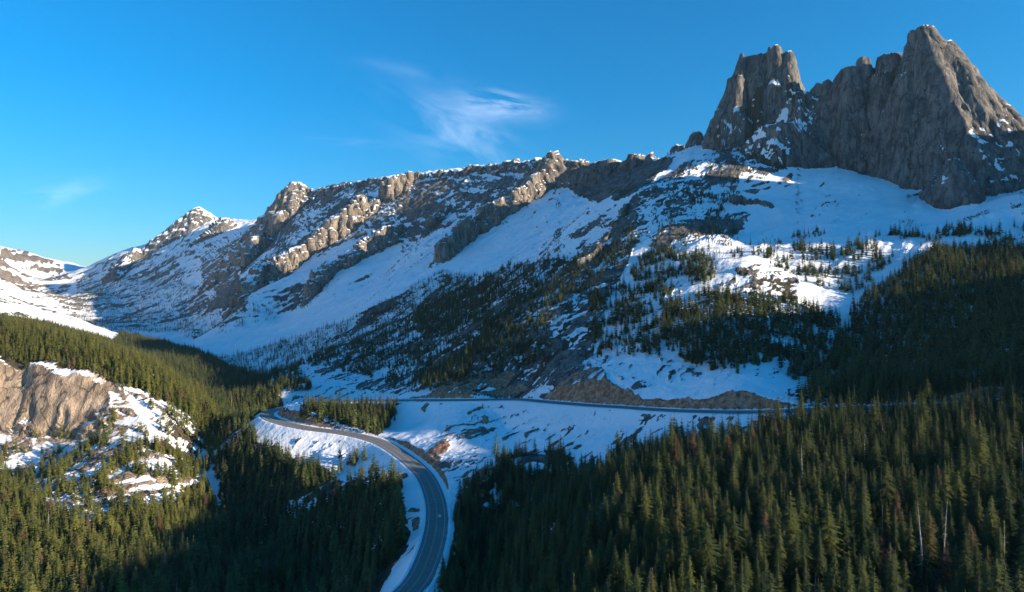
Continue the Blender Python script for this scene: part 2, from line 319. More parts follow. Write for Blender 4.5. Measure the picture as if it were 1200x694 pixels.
def ground(x, y, full=False):
    """height of the land; with full=True also rockiness, feature index and road distance"""
    shp = np.shape(x); x = np.ravel(np.asarray(x, float)); y = np.ravel(np.asarray(y, float))
    r = np.hypot(x, y)
    z = base_fast(x, y)
    far = sstep(500, 1600, r)
    # general relief
    sc = np.clip(r, 150, 4000)
    amp = 1.2 + 7.0 * far + 14 * sstep(2000, 4500, r)
    z = z + amp * fbm(x / 170., y / 170., 5, 3)
    z = z + 2.2 * sstep(120, 500, r) * fbm(x / 26., y / 26., 4, 5)
    # gullies and ribs that run down the fall line of the range flank
    e = (x * 0.75 + y * 0.66)                                    # down-slope is towards -e
    a = (x * 0.66 - y * 0.75)
    flank = sstep(-120, 40, z) * sstep(700, 1100, r) * sstep(-2600, -1200, x)
    gn = fbm(a / 120. + 0.3 * noise2(x / 200., y / 200., 8), e / 700., 4, 11, ridged=True)
    z = z + flank * 13 * gn
    crag = sstep(100, 330, z) * sstep(1650, 2300, y) * sstep(-3300, -2300, x)
    z = z + crag * (8 * fbm(x / 110., y / 110., 6, 15, .55, ridged=True) + 5 * fbm(x / 30., y / 30., 4, 16))
    rock = np.zeros(x.shape); fid = np.full(x.shape, -1, int)
    # ribs
    w1 = fbm(x / 60., y / 60., 5, 21); w2 = fbm(x / 60., y / 60., 5, 31); w3 = fbm(x / 15., y / 15., 3, 35); w4 = fbm(x / 15., y / 15., 3, 36)
    for i, (name, pts, tl, tr, wide) in enumerate(RIBS):
        P = np.array(pts); mg = 280
        m = (x > P[:, 0].min() - mg) & (x < P[:, 0].max() + mg) & (y > P[:, 1].min() - mg) & (y < P[:, 1].max() + mg)
        k = np.nonzero(m)[0]
        if not len(k): continue
        wa = 6 + 0.006 * P[:, 1].mean()
        xx = x[k] + w1[k] * wa + (w3[k] * .25 * wa); yy = y[k] + w2[k] * wa + (w4[k] * .25 * wa)
        d, zc, sd, tt = seg_dist(xx, yy, pts)
        s = np.where(sd > 0, tl, tr)
        cut_ = noise2(tt / (18 + .016 * P[:, 1].mean()), 0 * tt + i * 7.3, 70 + i); zc = zc - (3 + .0045 * P[:, 1].mean()) * np.maximum(cut_, 0) * (wide > 3)
        d = d + (2 + .004 * P[:, 1].mean()) * (1 - 2 * np.abs(noise2(tt / (10 + .008 * P[:, 1].mean()), np.sign(sd) * 3.1 + i, 75 + i))) * sstep(0, wide + 6, d)
        h = zc - np.maximum(d - wide, 0) * s - 0.25 * np.minimum(d, wide) + (3 + .0016 * P[:, 1].mean()) * fbm(xx / 40., yy / 40., 4, 40 + i)
        if name in GAPS:   # ribs are broken into separate outcrops
            ym = P[:, 1].mean(); gap = sstep(.42, .05, noise2(tt / (30 + .022 * ym), d / (40 + .03 * ym) + i * 5.7, 210 + i)); h = h - (1 - gap) * GAPS[name] * ym
        up = h > z[k]
        fid[k] = np.where(up, 100 + i, fid[k])
        rock[k] = np.maximum(rock[k], sstep(-4, 10, h - z[k]))
        z[k] = smax(z[k], h, 4.0)
    # towers
    for i, tw in enumerate(TOWERS):
        name, ax, ay, az, sl, wp = tw
        R = 420 * max(wp, .8)
        k = np.nonzero((np.abs(x - ax) < R) & (np.abs(y - ay) < R))[0]
        if not len(k): continue
        wr = 9 * wp
        xx, yy = x[k], y[k]
        q1 = fbm(xx / 46., yy / 46., 5, 60 + i, .55) * wr + fbm(xx / 11., yy / 11., 3, 80 + i) * 2.2
        q2 = fbm(xx / 46., yy / 46., 5, 61 + 3 * i, .55) * wr + fbm(xx / 11., yy / 11., 3, 81 + i) * 2.2
        h = tower_height(tw, xx + q1, yy + q2)
        h = h + 5 * wp * fbm(xx / 20., yy / 20., 4, 90 + i)
        up = h > z[k]
        fid[k] = np.where(up, i, fid[k])
        rock[k] = np.maximum(rock[k], sstep(-3, 6, h - z[k]))
        z[k] = np.maximum(z[k], h)
    # cliff on the hill across the valley
    k = np.nonzero((x < -220) & (x > -1200) & (y > 480) & (y < 950))[0]
    if len(k):
        xx = x[k] + 10 * w1[k]; yy = y[k] + 10 * w2[k]
        d, zc, sd, tt = seg_dist(xx, yy, HILL_CLIFF)
        front = sd < 0
        drop = 52 * sstep(0, 46, d) * front * sstep(70, 190, x[k] * 0 + (np.array(HILL_CLIFF)[:, 0].max() + 60 - x[k]))
        fade = 1 - sstep(60, 190, d)
        z[k] = z[k] + (18 - drop * 0.72) * fade * np.where(front, 1, .5) * sstep(0, 1, 1) - 9 * fade
        rock[k] = np.maximum(rock[k], front * (1 - sstep(44, 80, d)))
        fid[k] = np.where(front & (d < 60), 300, fid[k])
    # road bed, cut bank above it and fill below it
    d, zr, sd = road_dist(x, y)
    near = d < 118
    bed = zr - 0.05
    cut = bed + np.maximum(d - ROAD_HALF - 4.0, 0) * 1.22 + np.maximum(d - 12, 0) * 0 + 4.5 * sstep(11, 20, d) * fbm(x / 13., y / 13., 4, 55)
    fill = bed - np.maximum(d - ROAD_HALF - 1.5, 0) * 0.62
    zc = np.clip(z, fill, np.maximum(cut, fill))
    cutmask = (z > cut + .6) & (d < 45) & (d > ROAD_HALF + 3)
    t = np.where(d < ROAD_HALF + 2, 1.0, 1 - sstep(30, 115, d))
    z = np.where(near, z + (zc - z) * t, z)
    z = np.where(d < ROAD_HALF + 1.5, bed - 0.25, z)
    z = np.where((r < 9), np.minimum(z, -2.0), z)
    if full:
        return z.reshape(shp), rock.reshape(shp), fid.reshape(shp), d.reshape(shp), cutmask.reshape(shp), sd.reshape(shp)
    return z.reshape(shp)

# ------------------------------------------------------------------ map areas: outlines sighted in the photograph and set down on the ground
_sr = np.exp(np.linspace(math.log(40), math.log(8500), 1400))
def land(px, py):
    """where the sight line through (px, py) meets the ground"""
    th = math.atan((px - 600.0) / F); t = (HZ - py) / F * math.cos(th)
    x = _sr * math.sin(th); y = _sr * math.cos(th)
    k = np.nonzero(ground(x, y) > t * _sr)[0]
    k = k[0] if len(k) else len(_sr) - 1
    return x[k], y[k]
def area(pts, maxlen=45):
    out = []
    for (a, b), (c_, d_) in zip(pts, pts[1:] + pts[:1]):
        n = max(1, int(math.hypot(c_ - a, d_ - b) / maxlen))
        for i in range(n): out.append(land(a + (c_ - a) * i / n, b + (d_ - b) * i / n))
    return np.array(out)
def inside(x, y, poly):
    res = np.zeros(x.shape, bool)
    x0, y0 = poly.min(0); x1, y1 = poly.max(0)
    k = np.nonzero((x >= x0) & (x <= x1) & (y >= y0) & (y <= y1))[0]
    if not len(k): return res
    xx, yy = x[k], y[k]; r_ = np.zeros(len(k), bool)
    for (ax, ay), (bx, by) in zip(poly, np.roll(poly, -1, 0)):
        if ay == by: continue
        r_ ^= ((ay > yy) != (by > yy)) & (xx < (bx - ax) * (yy - ay) / (by - ay) + ax)
    res[k] = r_; return res

BARE = [  # outline, how much of the ground is bare rock, scale of the patches
    ([(835,172),(880,128),(925,112),(960,128),(925,192),(898,206),(868,202)], .62),
    ([(745,228),(800,192),(842,172),(870,200),(862,226),(880,250),(850,285),(780,298),(742,262)], .52),
    ([(745,226),(760,262),(720,330),(700,400),(690,455),(560,462),(500,462),(540,424),(610,362),(690,292)], .58),
    ([(655,192),(700,192),(760,186),(792,184),(772,206),(748,226),(722,236),(700,238),(672,226)], .95),
    ([(375,226),(425,212),(448,214),(405,248),(380,250)], .52), ([(452,248),(482,212),(560,197),(640,190),(615,216),(590,232),(560,240),(540,258),(515,272),(485,284),(470,276),(492,256)], .50),
    ([(350,428),(400,378),(520,322),(600,318),(690,292),(610,362),(540,424),(500,462),(440,462)], .50),
    ([(90,322),(150,292),(200,300),(230,330),(330,372),(250,388),(150,385),(80,378)], .45),
    ([(0,290),(40,297),(72,314),(85,330),(50,345),(0,340)], .47),
    ([(0,338),(60,335),(110,350),(130,380),(60,375),(0,370)], .42),
    ([(0,512),(60,508),(150,500),(240,540),(215,590),(110,612),(0,560)], .50),
    ([(700,400),(760,330),(930,325),(940,470),(700,455)], .37),
    ([(505,556),(560,482),(640,478),(740,484),(900,488),(900,512),(740,528),(680,556),(600,535),(540,575)], .40),
    ([(335,506),(400,514),(455,530),(482,556),(470,580),(440,556),(400,548),(350,528)], .37),
    ([(330,470),(420,455),(480,472),(400,476),(350,484)], .36),
    ([(880,262),(960,236),(1080,246),(1080,286),(900,292)], .26),
    ([(840,335),(870,315),(930,318),(935,350),(880,350)], .45),
]
BARE = [(area(p), v) for p, v in BARE]
WOODS = [  # outline, share of the ground under trees, kind
    ([(505,705),(522,620),(545,575),(600,532),(655,528),(680,556),(705,548),(740,528),(800,516),(860,511),(925,496),(1000,452),(1400,430),(1440,780),(500,780)], 1.0, 'near'),
    ([(920,490),(955,455),(960,420),(985,395),(1010,350),(1050,320),(1100,290),(1400,285),(1400,445),(1000,460)], .92, 'bench'),
    ([(780,362),(830,345),(930,352),(985,372),(985,395),(960,415),(955,450),(930,448),(905,420),(870,440),(800,425),(770,395)], .70, 'bench'),
    ([(745,300),(800,290),(860,318),(820,335),(770,350),(740,330)], .45, 'bench'),
    ([(860,300),(960,285),(1060,285),(1040,320),(1000,345),(940,330),(900,310)], .36, 'bench'),
    ([(690,345),(760,330),(800,360),(770,420),(700,420),(690,390)], .45, 'bench'),
    ([(-220,384),(-220,350),(-100,355),(0,370),(60,380),(140,402),(200,432),(240,466),(268,505),(262,520),(220,488),(160,455),(100,434),(0,422),(-220,410)], 1.0, 'hill'),
    ([(200,470),(268,508),(255,545),(215,560),(175,525)], .65, 'hill'),
    ([(-220,540),(0,560),(60,600),(110,612),(200,590),(240,560),(255,600),(200,650),(170,730),(-220,730)], 1.0, 'hill'),
    ([(-220,500),(0,505),(60,500),(150,500),(240,540),(200,590),(110,612),(0,560),(-220,540)], .42, 'hill'),
    ([(0,428),(100,436),(160,455),(200,490),(190,510),(120,510),(60,470),(0,470)], .30, 'hill'),
    ([(255,545),(290,500),(300,520),(345,540),(400,560),(470,570),(470,640),(440,694),(440,730),(170,730),(200,650),(258,600)], 1.0, 'valley'),
    ([(262,520),(240,466),(200,430),(130,402),(160,393),(250,420),(300,440),(330,460),(300,490)], 1.0, 'valley'),
    ([(345,500),(355,478),(400,470),(465,478),(462,500),(440,512),(400,502)], .85, 'valley'),
    ([(380,530),(420,535),(465,545),(468,570),(400,560)], .35, 'valley'),
    ([(300,440),(350,432),(365,460),(330,462)], .5, 'valley'),
    ([(250,420),(330,400),(420,372),(520,318),(600,312),(690,292),(610,362),(540,424),(500,455),(440,445),(380,430),(300,440)], .50, 'flank'),
    ([(480,360),(540,335),(600,330),(560,375),(500,400)], .85, 'flank'),
    ([(600,345),(690,292),(742,262),(760,270),(690,345),(600,420),(520,450)], .55, 'flank'),
    ([(480,440),(560,400),(640,375),(650,420),(560,450),(500,462)], .75, 'flank'),
    ([(800,262),(850,285),(960,270),(1080,275),(1080,288),(960,290),(860,305),(790,292)], .16, 'flank'),
    ([(90,330),(180,320),(330,372),(260,392),(160,388),(80,375)], .36, 'flank'),
    ([(760,240),(870,200),(850,280),(770,290)], .22, 'flank'),
    ([(560,470),(640,475),(600,505),(545,545),(520,530)], .06, 'flank'),
    ([(1040,276),(1215,264),(1300,264),(1300,290),(1080,294)], .34, 'bench'),
]
WOODS = [(area(p), v, k) for p, v, k in WOODS]
CLEARINGS = [area(p, 20) for p in [[(335,590),(375,572),(420,546),(462,545),(455,562),(415,572),(380,590),(345,606)], [(600,540),(640,530),(650,545),(620,556)]]]

# ------------------------------------------------------------------ materials
def new_mat(name):
    m = bpy.data.materials.new(name); m.use_nodes = True
    nt = m.node_tree
    for n in list(nt.nodes): nt.nodes.remove(n)
    out = nt.nodes.new('ShaderNodeOutputMaterial'); bs = nt.nodes.new('ShaderNodeBsdfPrincipled')
    nt.links.new(bs.outputs[0], out.inputs['Surface'])
    return m, nt, bs
class NB:
    def __init__(s, nt): s.nt = nt
    def n(s, t, **kw):
        nd = s.nt.nodes.new(t)
        for k, v in kw.items(): setattr(nd, k, v)
        return nd
    def setin(s, sock, v):
        if isinstance(v, (int, float)): sock.default_value = v
        elif isinstance(v, tuple): sock.default_value = v if len(v) != 3 or sock.type == 'VECTOR' else v + (1,)
        else: s.nt.links.new(v, sock)
    def math(s, op, a, b=0.0, clamp=False):
        nd = s.n('ShaderNodeMath', operation=op, use_clamp=clamp); s.setin(nd.inputs[0], a); s.setin(nd.inputs[1], b); return nd.outputs[0]
    def noise(s, vec, scale, detail=4, rough=.55, dist=0.0):
        nd = s.n('ShaderNodeTexNoise'); s.setin(nd.inputs['Vector'], vec); nd.inputs['Scale'].default_value = scale
        nd.inputs['Detail'].default_value = detail; nd.inputs['Roughness'].default_value = rough; nd.inputs['Distortion'].default_value = dist; return nd.outputs[0]
    def mix(s, f, a, b):
        nd = s.n('ShaderNodeMix', data_type='RGBA'); s.setin(nd.inputs['Factor'], f); s.setin(nd.inputs['A'], a); s.setin(nd.inputs['B'], b); return nd.outputs['Result']
    def ramp(s, f, lo, hi):
        nd = s.n('ShaderNodeMapRange', interpolation_type='SMOOTHSTEP'); s.setin(nd.inputs[0], f); nd.inputs[1].default_value = lo; nd.inputs[2].default_value = hi; return nd.outputs[0]
    def vmul(s, vec, v):
        nd = s.n('ShaderNodeVectorMath', operation='MULTIPLY'); s.setin(nd.inputs[0], vec); nd.inputs[1].default_value = v; return nd.outputs[0]

def land_material():
    m, nt, bs = new_mat('mountain_ground'); b = NB(nt)
    P = b.n('ShaderNodeNewGeometry').outputs['Position']
    at1 = b.n('ShaderNodeAttribute', attribute_name='cover'); s1 = b.n('ShaderNodeSeparateColor'); nt.links.new(at1.outputs['Color'], s1.inputs[0])
    snow_a, soil_a, floor_a = s1.outputs[0], s1.outputs[1], s1.outputs[2]
    tan_a = b.n('ShaderNodeAttribute', attribute_name='warm').outputs['Fac']
    dist_a = b.n('ShaderNodeAttribute', attribute_name='grain').outputs['Fac']
    n_big = b.noise(P, .012, 2); n_mid = b.noise(P, .05, 3, .6); n_fine = b.noise(P, .22, 3, .65); n_tiny = b.noise(P, 1.1, 2, .6)
    streak = b.noise(b.vmul(P, (.10, .10, .016)), 1.0, 3, .6, .4)
    crack = b.noise(b.vmul(P, (.22, .22, .03)), 1.0, 3, .7, .8)
    # rock
    rock = b.mix(b.ramp(streak, .34, .66), (.078, .075, .072), (.200, .185, .165))
    rock = b.mix(b.math('MULTIPLY', b.ramp(n_mid, .46, .68), .45), rock, (.27, .222, .17))
    n_huge = b.noise(P, .022, 3, .6, .6)
    rock = b.mix(b.math('MULTIPLY', b.ramp(n_huge, .50, .62), .55), rock, (.055, .052, .05))
    rock = b.mix(b.math('MULTIPLY', b.ramp(n_fine, .56, .72), .6), rock, (.038, .035, .033))
    jn = b.noise(b.vmul(P, (.045, .045, .011)), 1.0, 2, .55, .5)
    joint = b.math('SUBTRACT', 1.0, b.ramp(b.math('ABSOLUTE', b.math('SUBTRACT', jn, .5)), .004, .022))
    rock = b.mix(b.math('MULTIPLY', b.ramp(crack, .57, .68), .6), rock, (.035, .032, .03))
    tanr = b.mix(b.ramp(streak, .3, .7), (.26, .19, .135), (.46, .355, .25))
    tanr = b.mix(b.math('MULTIPLY', b.ramp(n_fine, .55, .72), .6), tanr, (.13, .095, .07))
    tanr = b.mix(b.math('MULTIPLY', b.ramp(n_huge, .50, .60), .55), tanr, (.10, .08, .062))
    tanr = b.mix(b.math('MULTIPLY', b.ramp(crack, .55, .66), .65), tanr, (.085, .062, .045))
    rock = b.mix(tan_a, rock, tanr)
    rock = b.mix(b.math('MULTIPLY', joint, .75), rock, (.028, .026, .025))
    # soil of cut banks
    soil = b.mix(b.ramp(n_fine, .35, .65), (.25, .115, .068), (.50, .285, .175))
    soil = b.mix(b.math('MULTIPLY', b.ramp(crack, .5, .7), .7), soil, (.085, .055, .042))
    # forest floor: needles, twigs, shade grass
    flo = b.mix(b.ramp(n_fine, .35, .65), (.035, .032, .02), (.085, .07, .042))
    snowc = b.mix(b.ramp(n_big, .35, .75), (.78, .80, .82), (.87, .875, .88))
    snowc = b.mix(b.math('MULTIPLY', b.ramp(n_mid, .58, .75), .25), snowc, (.58, .55, .50))
    j1 = b.math('MULTIPLY', b.math('SUBTRACT', n_mid, .5), .55); j2 = b.math('MULTIPLY', b.math('SUBTRACT', n_fine, .5), .75); j3 = b.math('MULTIPLY', b.math('SUBTRACT', n_tiny, .5), .30)
    jit = b.math('ADD', b.math('ADD', j1, j2), j3)
    ground_c = b.mix(b.ramp(b.math('ADD', floor_a, b.math('MULTIPLY', jit, .7)), .40, .60), rock, flo)
    ground_c = b.mix(b.ramp(b.math('ADD', soil_a, b.math('MULTIPLY', jit, .8)), .40, .60), ground_c, soil)
    sn = b.ramp(b.math('ADD', snow_a, jit), .44, .56)
    colr = b.mix(sn, ground_c, snowc)
    nt.links.new(colr, bs.inputs['Base Color'])
    bs.inputs['Roughness'].default_value = .85; bs.inputs['Specular IOR Level'].default_value = .2
    # relief: strong in rock, soft in snow
    hr = b.math('ADD', b.math('MULTIPLY', n_fine, 2.2), b.math('ADD', b.math('MULTIPLY', crack, 3.2), b.math('MULTIPLY', n_tiny, .5)))
    hs = b.math('ADD', b.math('MULTIPLY', n_mid, 3.0), b.math('MULTIPLY', n_fine, .7))
    hm = b.n('ShaderNodeMix', data_type='FLOAT'); b.setin(hm.inputs[0], sn); b.setin(hm.inputs[2], hr); b.setin(hm.inputs[3], hs)
    bp = b.n('ShaderNodeBump'); bp.inputs['Strength'].default_value = .85; bp.inputs['Distance'].default_value = 1.0
    nt.links.new(hm.outputs[0], bp.inputs['Height']); nt.links.new(bp.outputs[0], bs.inputs['Normal'])
    return m
LAND = land_material()

# ------------------------------------------------------------------ the land as a mesh: fine where slopes are steep, one grid
def noise3(x, y, z, seed):
    return (noise2(x + .37 * z, y - .21 * z, seed) + noise2(y + .3 * x, z + .17 * x, seed + 5) + noise2(z - .2 * y, x + .31 * y, seed + 9)) / 1.9
def build_grid():
    inner = np.radians(np.linspace(-42.0, 42.0, 900)); step = inner[1] - inner[0]
    o1, o2 = [inner[0]], [inner[-1]]; s = step
    while o1[-1] > math.radians(-105): s *= 1.09; o1.append(o1[-1] - min(s, .03))
    s = step
    while o2[-1] < math.radians(105): s *= 1.09; o2.append(o2[-1] + min(s, .03))
    th = np.concatenate([np.array(o1[:0:-1]), inner, np.array(o2[1:])])
    rr = np.exp(np.linspace(math.log(14.0), math.log(9800.0), 650))
    tc = th[::3]
    zc = ground(np.sin(tc)[:, None] * rr, np.cos(tc)[:, None] * rr)
    fi = np.interp(th, tc, np.arange(len(tc))); i0 = np.minimum(fi.astype(int), len(tc) - 2); fr = (fi - i0)[:, None]
    z = zc[i0] * (1 - fr) + zc[i0 + 1] * fr
    e = np.arctan2(z, rr[None])
    run = np.maximum.accumulate(e, 1); vis = np.diff(run, axis=1, prepend=run[:, :1])
    de = np.abs(np.diff(e, axis=1, prepend=e[:, :1]))
    cost = vis * 1.0 + .22 * np.minimum(de, .02) + .00055
    cost[:, rr < 60] *= .4; cost[:, rr > 6500] *= .4
    k = np.ones(9) / 9
    pad = np.pad(cost, ((4, 4), (0, 0)), mode='edge'); cost = sum(pad[i:i + len(th)] for i in range(9)) / 9
    cum = np.cumsum(cost, 1); cum = (cum - cum[:, :1]) / (cum[:, -1:] - cum[:, :1])
    N = 640; q = np.linspace(0, 1, N)
    R = np.stack([np.interp(q, cum[i], rr) for i in range(len(th))])
    return th, R
TH, GR = build_grid()
GX = np.sin(TH)[:, None] * GR; GY = np.cos(TH)[:, None] * GR
GZ, ROCK, FID, RD, CUT, RSIDE = ground(GX, GY, True)
def grid_normals(X, Y, Z):
    P = np.stack([X, Y, Z], -1)
    a = np.gradient(P, axis=0); b_ = np.gradient(P, axis=1)
    n = np.cross(b_, a); n /= np.linalg.norm(n, axis=-1, keepdims=True) + 1e-12
    if n[..., 2].mean() < 0: n = -n
    return n
NRM = grid_normals(GX, GY, GZ)
# broken rock: push bare faces in and out along their normals
steep = sstep(.80, .55, NRM[..., 2]) * sstep(.2, .7, ROCK) * (RD > 30)
kk = np.nonzero(steep > .02)
px_, py_, pz_ = GX[kk], GY[kk], GZ[kk]
r_ = np.hypot(px_, py_)
d1 = 1 - 2 * np.abs(noise3(px_ / 55, py_ / 55, pz_ / 160, 301)); d2 = 1 - 2 * np.abs(noise3(px_ / 21, py_ / 21, pz_ / 70, 311)); d3 = noise3(px_ / 9, py_ / 9, pz_ / 16, 321); d4 = noise3(px_ / 30, py_ / 30, pz_ / 26, 331)
disp = (5.2 * d1 + 3.2 * d2 + .6 * d3 + 1.2 * d4) * steep[kk] * np.clip(r_ / 1500, .45, 1.2) * (1 + 1.1 * sstep(1900, 2600, r_)) * np.where(FID[kk] == 300, 1.9, 1)
for arr, c_ in ((GX, 0), (GY, 1), (GZ, 2)): arr[kk] += NRM[kk + (np.full(len(kk[0]), c_),)] * disp
NRM = grid_normals(GX, GY, GZ)

def cover_masks():
    x, y = GX.ravel(), GY.ravel(); nz = NRM[..., 2].ravel(); z = GZ.ravel(); r = np.hypot(x, y)
    rock = ROCK.ravel(); d = RD.ravel(); fid = FID.ravel()
    slope = np.degrees(np.arccos(np.clip(nz, -1, 1)))
    wx = x + 14 * fbm(x / 50, y / 50, 3, 401); wy = y + 14 * fbm(x / 50, y / 50, 3, 402)
    snow = 1 - sstep(33, 49, slope + 6 * fbm(x / 40, y / 40, 4, 403))
    snow = np.where(rock > .4, (1 - sstep(30, 45, slope - 9 * sstep(1900, 2500, r) + 9 * fbm(x / 25, y / 25, 4, 404))) * .95, snow)
    # streaks of bare ground that run down the fall line
    e = x * .75 + y * .66; a = x * .66 - y * .75
    f = 1 + 2 * sstep(1500, 3500, r)
    e = e + 22 * fbm(x / 70, y / 70, 3, 421); a = a + 26 * fbm(x / 60, y / 60, 4, 422)
    big = fbm(a / (60 * f), e / (190 * f), 4, 423, .55) * .62 * sstep(700, 1000, y)
    st = big + fbm(a / (9 * f), e / (48 * f), 4, 405, .65) * .42 + fbm(a / (24 * f), e / (80 * f), 4, 406, .6) * .45 + fbm((x - y) / (16 * f), z / (7 * f), 4, 411, .65) * .5
    scrub = np.zeros(len(x))
    for poly, amount in BARE:
        m = inside(wx, wy, poly)
        t = (amount - .5) * 1.5
        bare = sstep(-.16, .16, st + t)
        snow = np.where(m, np.minimum(snow, 1 - bare), snow)
        scrub = np.where(m & (r < 2300) & (y > 700), sstep(-.1, .35, fbm(a / 30, e / 60, 4, 424)) * .8, scrub)
    for poly, amount in SNOWY:
        m = inside(wx, wy, poly); sl2 = fbm((a + z * .5) / 17, (e + z) / 60, 4, 415, .6) + .7 * fbm((x + .8 * z) / 30, (z - .3 * x) / 14, 4, 416)
        snow = np.where(m, np.maximum(snow, sstep(.0, .3, sl2 + amount - .35 * sstep(60, 78, slope))), snow)
    flo = np.zeros(len(x))
    for poly, dens, kind in WOODS:
        if dens < .5 or kind == 'flank': continue
        m = inside(wx, wy, poly); dens = dens * (.75 if kind == 'bench' else 1)
        flo = np.maximum(flo, np.where(m, dens, 0))
    patch = fbm(x / 30, y / 30, 4, 407)
    snow = np.where(flo > .3, np.minimum(snow, sstep(.05, .5, patch + 1.6 * (1 - flo)) * .9), snow)
    for poly in CLEARINGS:
        m = inside(wx, wy, poly); snow = np.where(m, np.maximum(snow, sstep(-.25, .1, patch)), snow); flo = np.where(m, .3, flo)
    snow = np.where((r < 300) & (x > -120), np.minimum(snow, .2), snow); flo = np.where(r < 260, 1, flo)
    flo = np.maximum(flo, scrub)
    # road side: ploughed berm stays white, cut banks and slides bare
    cut = CUT.ravel()
    soil = np.where(cut, sstep(-.75, -.1, fbm(x / 22, y / 9, 3, 408) + .2), 0)
    bank = (d < 26) & (d > ROAD_HALF) & ~cut & (y < 640) & (x < 0)
    soil = np.where(bank, np.maximum(soil, .8 * sstep(.12, .4, fbm(x / 16, y / 16, 3, 409))), soil)
    snow = np.where(cut, snow * (1 - soil), snow)
    for poly, amt in SLIDES:
        m = inside(wx, wy, poly); v = sstep(-.1, .25, fbm(a / 10, e / 40, 4, 410) + amt) * m
        soil = np.maximum(soil, v); snow = np.where(m, snow * (1 - v), snow)
    snow = np.where((d > ROAD_HALF) & (d < ROAD_HALF + 4.2), 1.0, snow); soil = np.where((d > ROAD_HALF) & (d < ROAD_HALF + 4), 0, soil)
    warm = np.where(fid == 300, 1.0, 0)
    for poly in [HILLTAN, BARE[10][0]]: warm = np.maximum(warm, .85 * inside(wx, wy, poly))
    wfar = [i for i, rb in enumerate(RIBS) if rb[0] in ('gold_rib', 'tan_rib', 'long_rib', 'round_rib')]
    warm = np.where(np.isin(fid, [100 + i for i in wfar]), .35, warm)  # tan share raised to put sunlit warmth into these ribs' colour
    wt = [i for i, tw in enumerate(TOWERS) if tw[0] in ('gold_peak', 'tan_peak')]
    warm = np.where(np.isin(fid, wt), .3, warm)
    warm = np.where((x < -1500) & (y > 2500) & (fid < 0), .35, warm)
    return snow, soil, flo, warm
SNOWY = [(area(p), a) for p, a in [([(838,168),(885,125),(930,104),(962,118),(950,160),(925,190),(880,200)], .12), ([(1130,150),(1195,160),(1199,240),(1150,224),(1140,190)], -.02),
    ([(1100,190),(1130,185),(1145,250),(1120,262)], -.12), ([(985,150),(1020,150),(1015,180),(985,175)], -.1)]]
SLIDES = [(area(p), a) for p, a in [
    ([(555,440),(600,438),(625,452),(600,466),(540,466),(500,464)], .25), ([(520,540),(500,552),(480,545),(520,505),(560,478),(590,476),(540,520)], .0),
    ([(480,470),(520,472),(500,485)], .1), ([(505,520),(520,515),(525,540),(505,545)], .3), ([(535,560),(560,548),(565,580),(540,600)], .25), ([(482,600),(498,570),(500,640),(470,690),(455,690)], -.02), ([(340,430),(430,445),(480,452),(420,466),(330,470)], -.22), ([(660,440),(700,430),(715,462),(650,466)], .1)]]
HILLTAN = area([(0,424),(50,428),(120,442),(170,470),(185,500),(90,512),(0,530)])
SNOW, SOIL, FLOOR, WARM = cover_masks()
# bare ground on the flanks is broken rock: lift it in crags out of the snow
_gx, _gy = GX.ravel(), GY.ravel()
_b = (1 - SNOW) * (ROCK.ravel() < .4) * (RD.ravel() > 20) * sstep(.85, .3, FLOOR) * sstep(450, 700, np.hypot(_gx, _gy))
_k = np.nonzero(_b > .05)[0]
_f = 1 + 1.2 * sstep(1600, 3200, np.hypot(_gx[_k], _gy[_k]))
GZ.ravel()[_k] += _b[_k] * _f * (2.6 * fbm(_gx[_k] / (17 * _f), _gy[_k] / (17 * _f), 4, 431, .6, ridged=True) + 1.6 + 1.3 * fbm(_gx[_k] / 6, _gy[_k] / 6, 3, 432))
NRM = grid_normals(GX, GY, GZ)

def make_piece(name, faces, mat):
    """a mesh object from a subset of the grid's quads"""
    used, inv = np.unique(faces, return_inverse=True)
    me = bpy.data.meshes.new(name)
    V = np.stack([GX.ravel()[used], GY.ravel()[used], GZ.ravel()[used]], -1)
    nf = len(faces)
    me.vertices.add(len(used)); me.vertices.foreach_set('co', V.ravel().astype(np.float32))
    me.loops.add(nf * 4); me.loops.foreach_set('vertex_index', inv.ravel().astype(np.int32))
    me.polygons.add(nf); me.polygons.foreach_set('loop_start', np.arange(0, nf * 4, 4, dtype=np.int32))
    me.polygons.foreach_set('use_smooth', np.ones(nf, bool))
    me.update(calc_edges=True); me.validate()
    ca = me.attributes.new('cover', 'FLOAT_COLOR', 'POINT')
    ca.data.foreach_set('color', np.stack([SNOW[used], SOIL[used], FLOOR[used], np.ones(len(used))], -1).ravel().astype(np.float32))
    wa = me.attributes.new('warm', 'FLOAT', 'POINT'); wa.data.foreach_set('value', WARM[used].astype(np.float32))
    me.normals_split_custom_set_from_vertices(NRM.reshape(-1, 3)[used].astype(np.float32))
    me.materials.append(mat)
    o = bpy.data.objects.new(name, me); COL.objects.link(o)
    return o
def tag(o, label=None, cat=None, group=None, kind=None):
    if label: o['label'] = label
    if cat: o['category'] = cat
    if group: o['group'] = group
    if kind: o['kind'] = kind
    return o
NT, NR = GR.shape
ids = np.arange(NT * NR).reshape(NT, NR)
QUADS = np.stack([ids[:-1, :-1], ids[1:, :-1], ids[1:, 1:], ids[:-1, 1:]], -1).reshape(-1, 4)
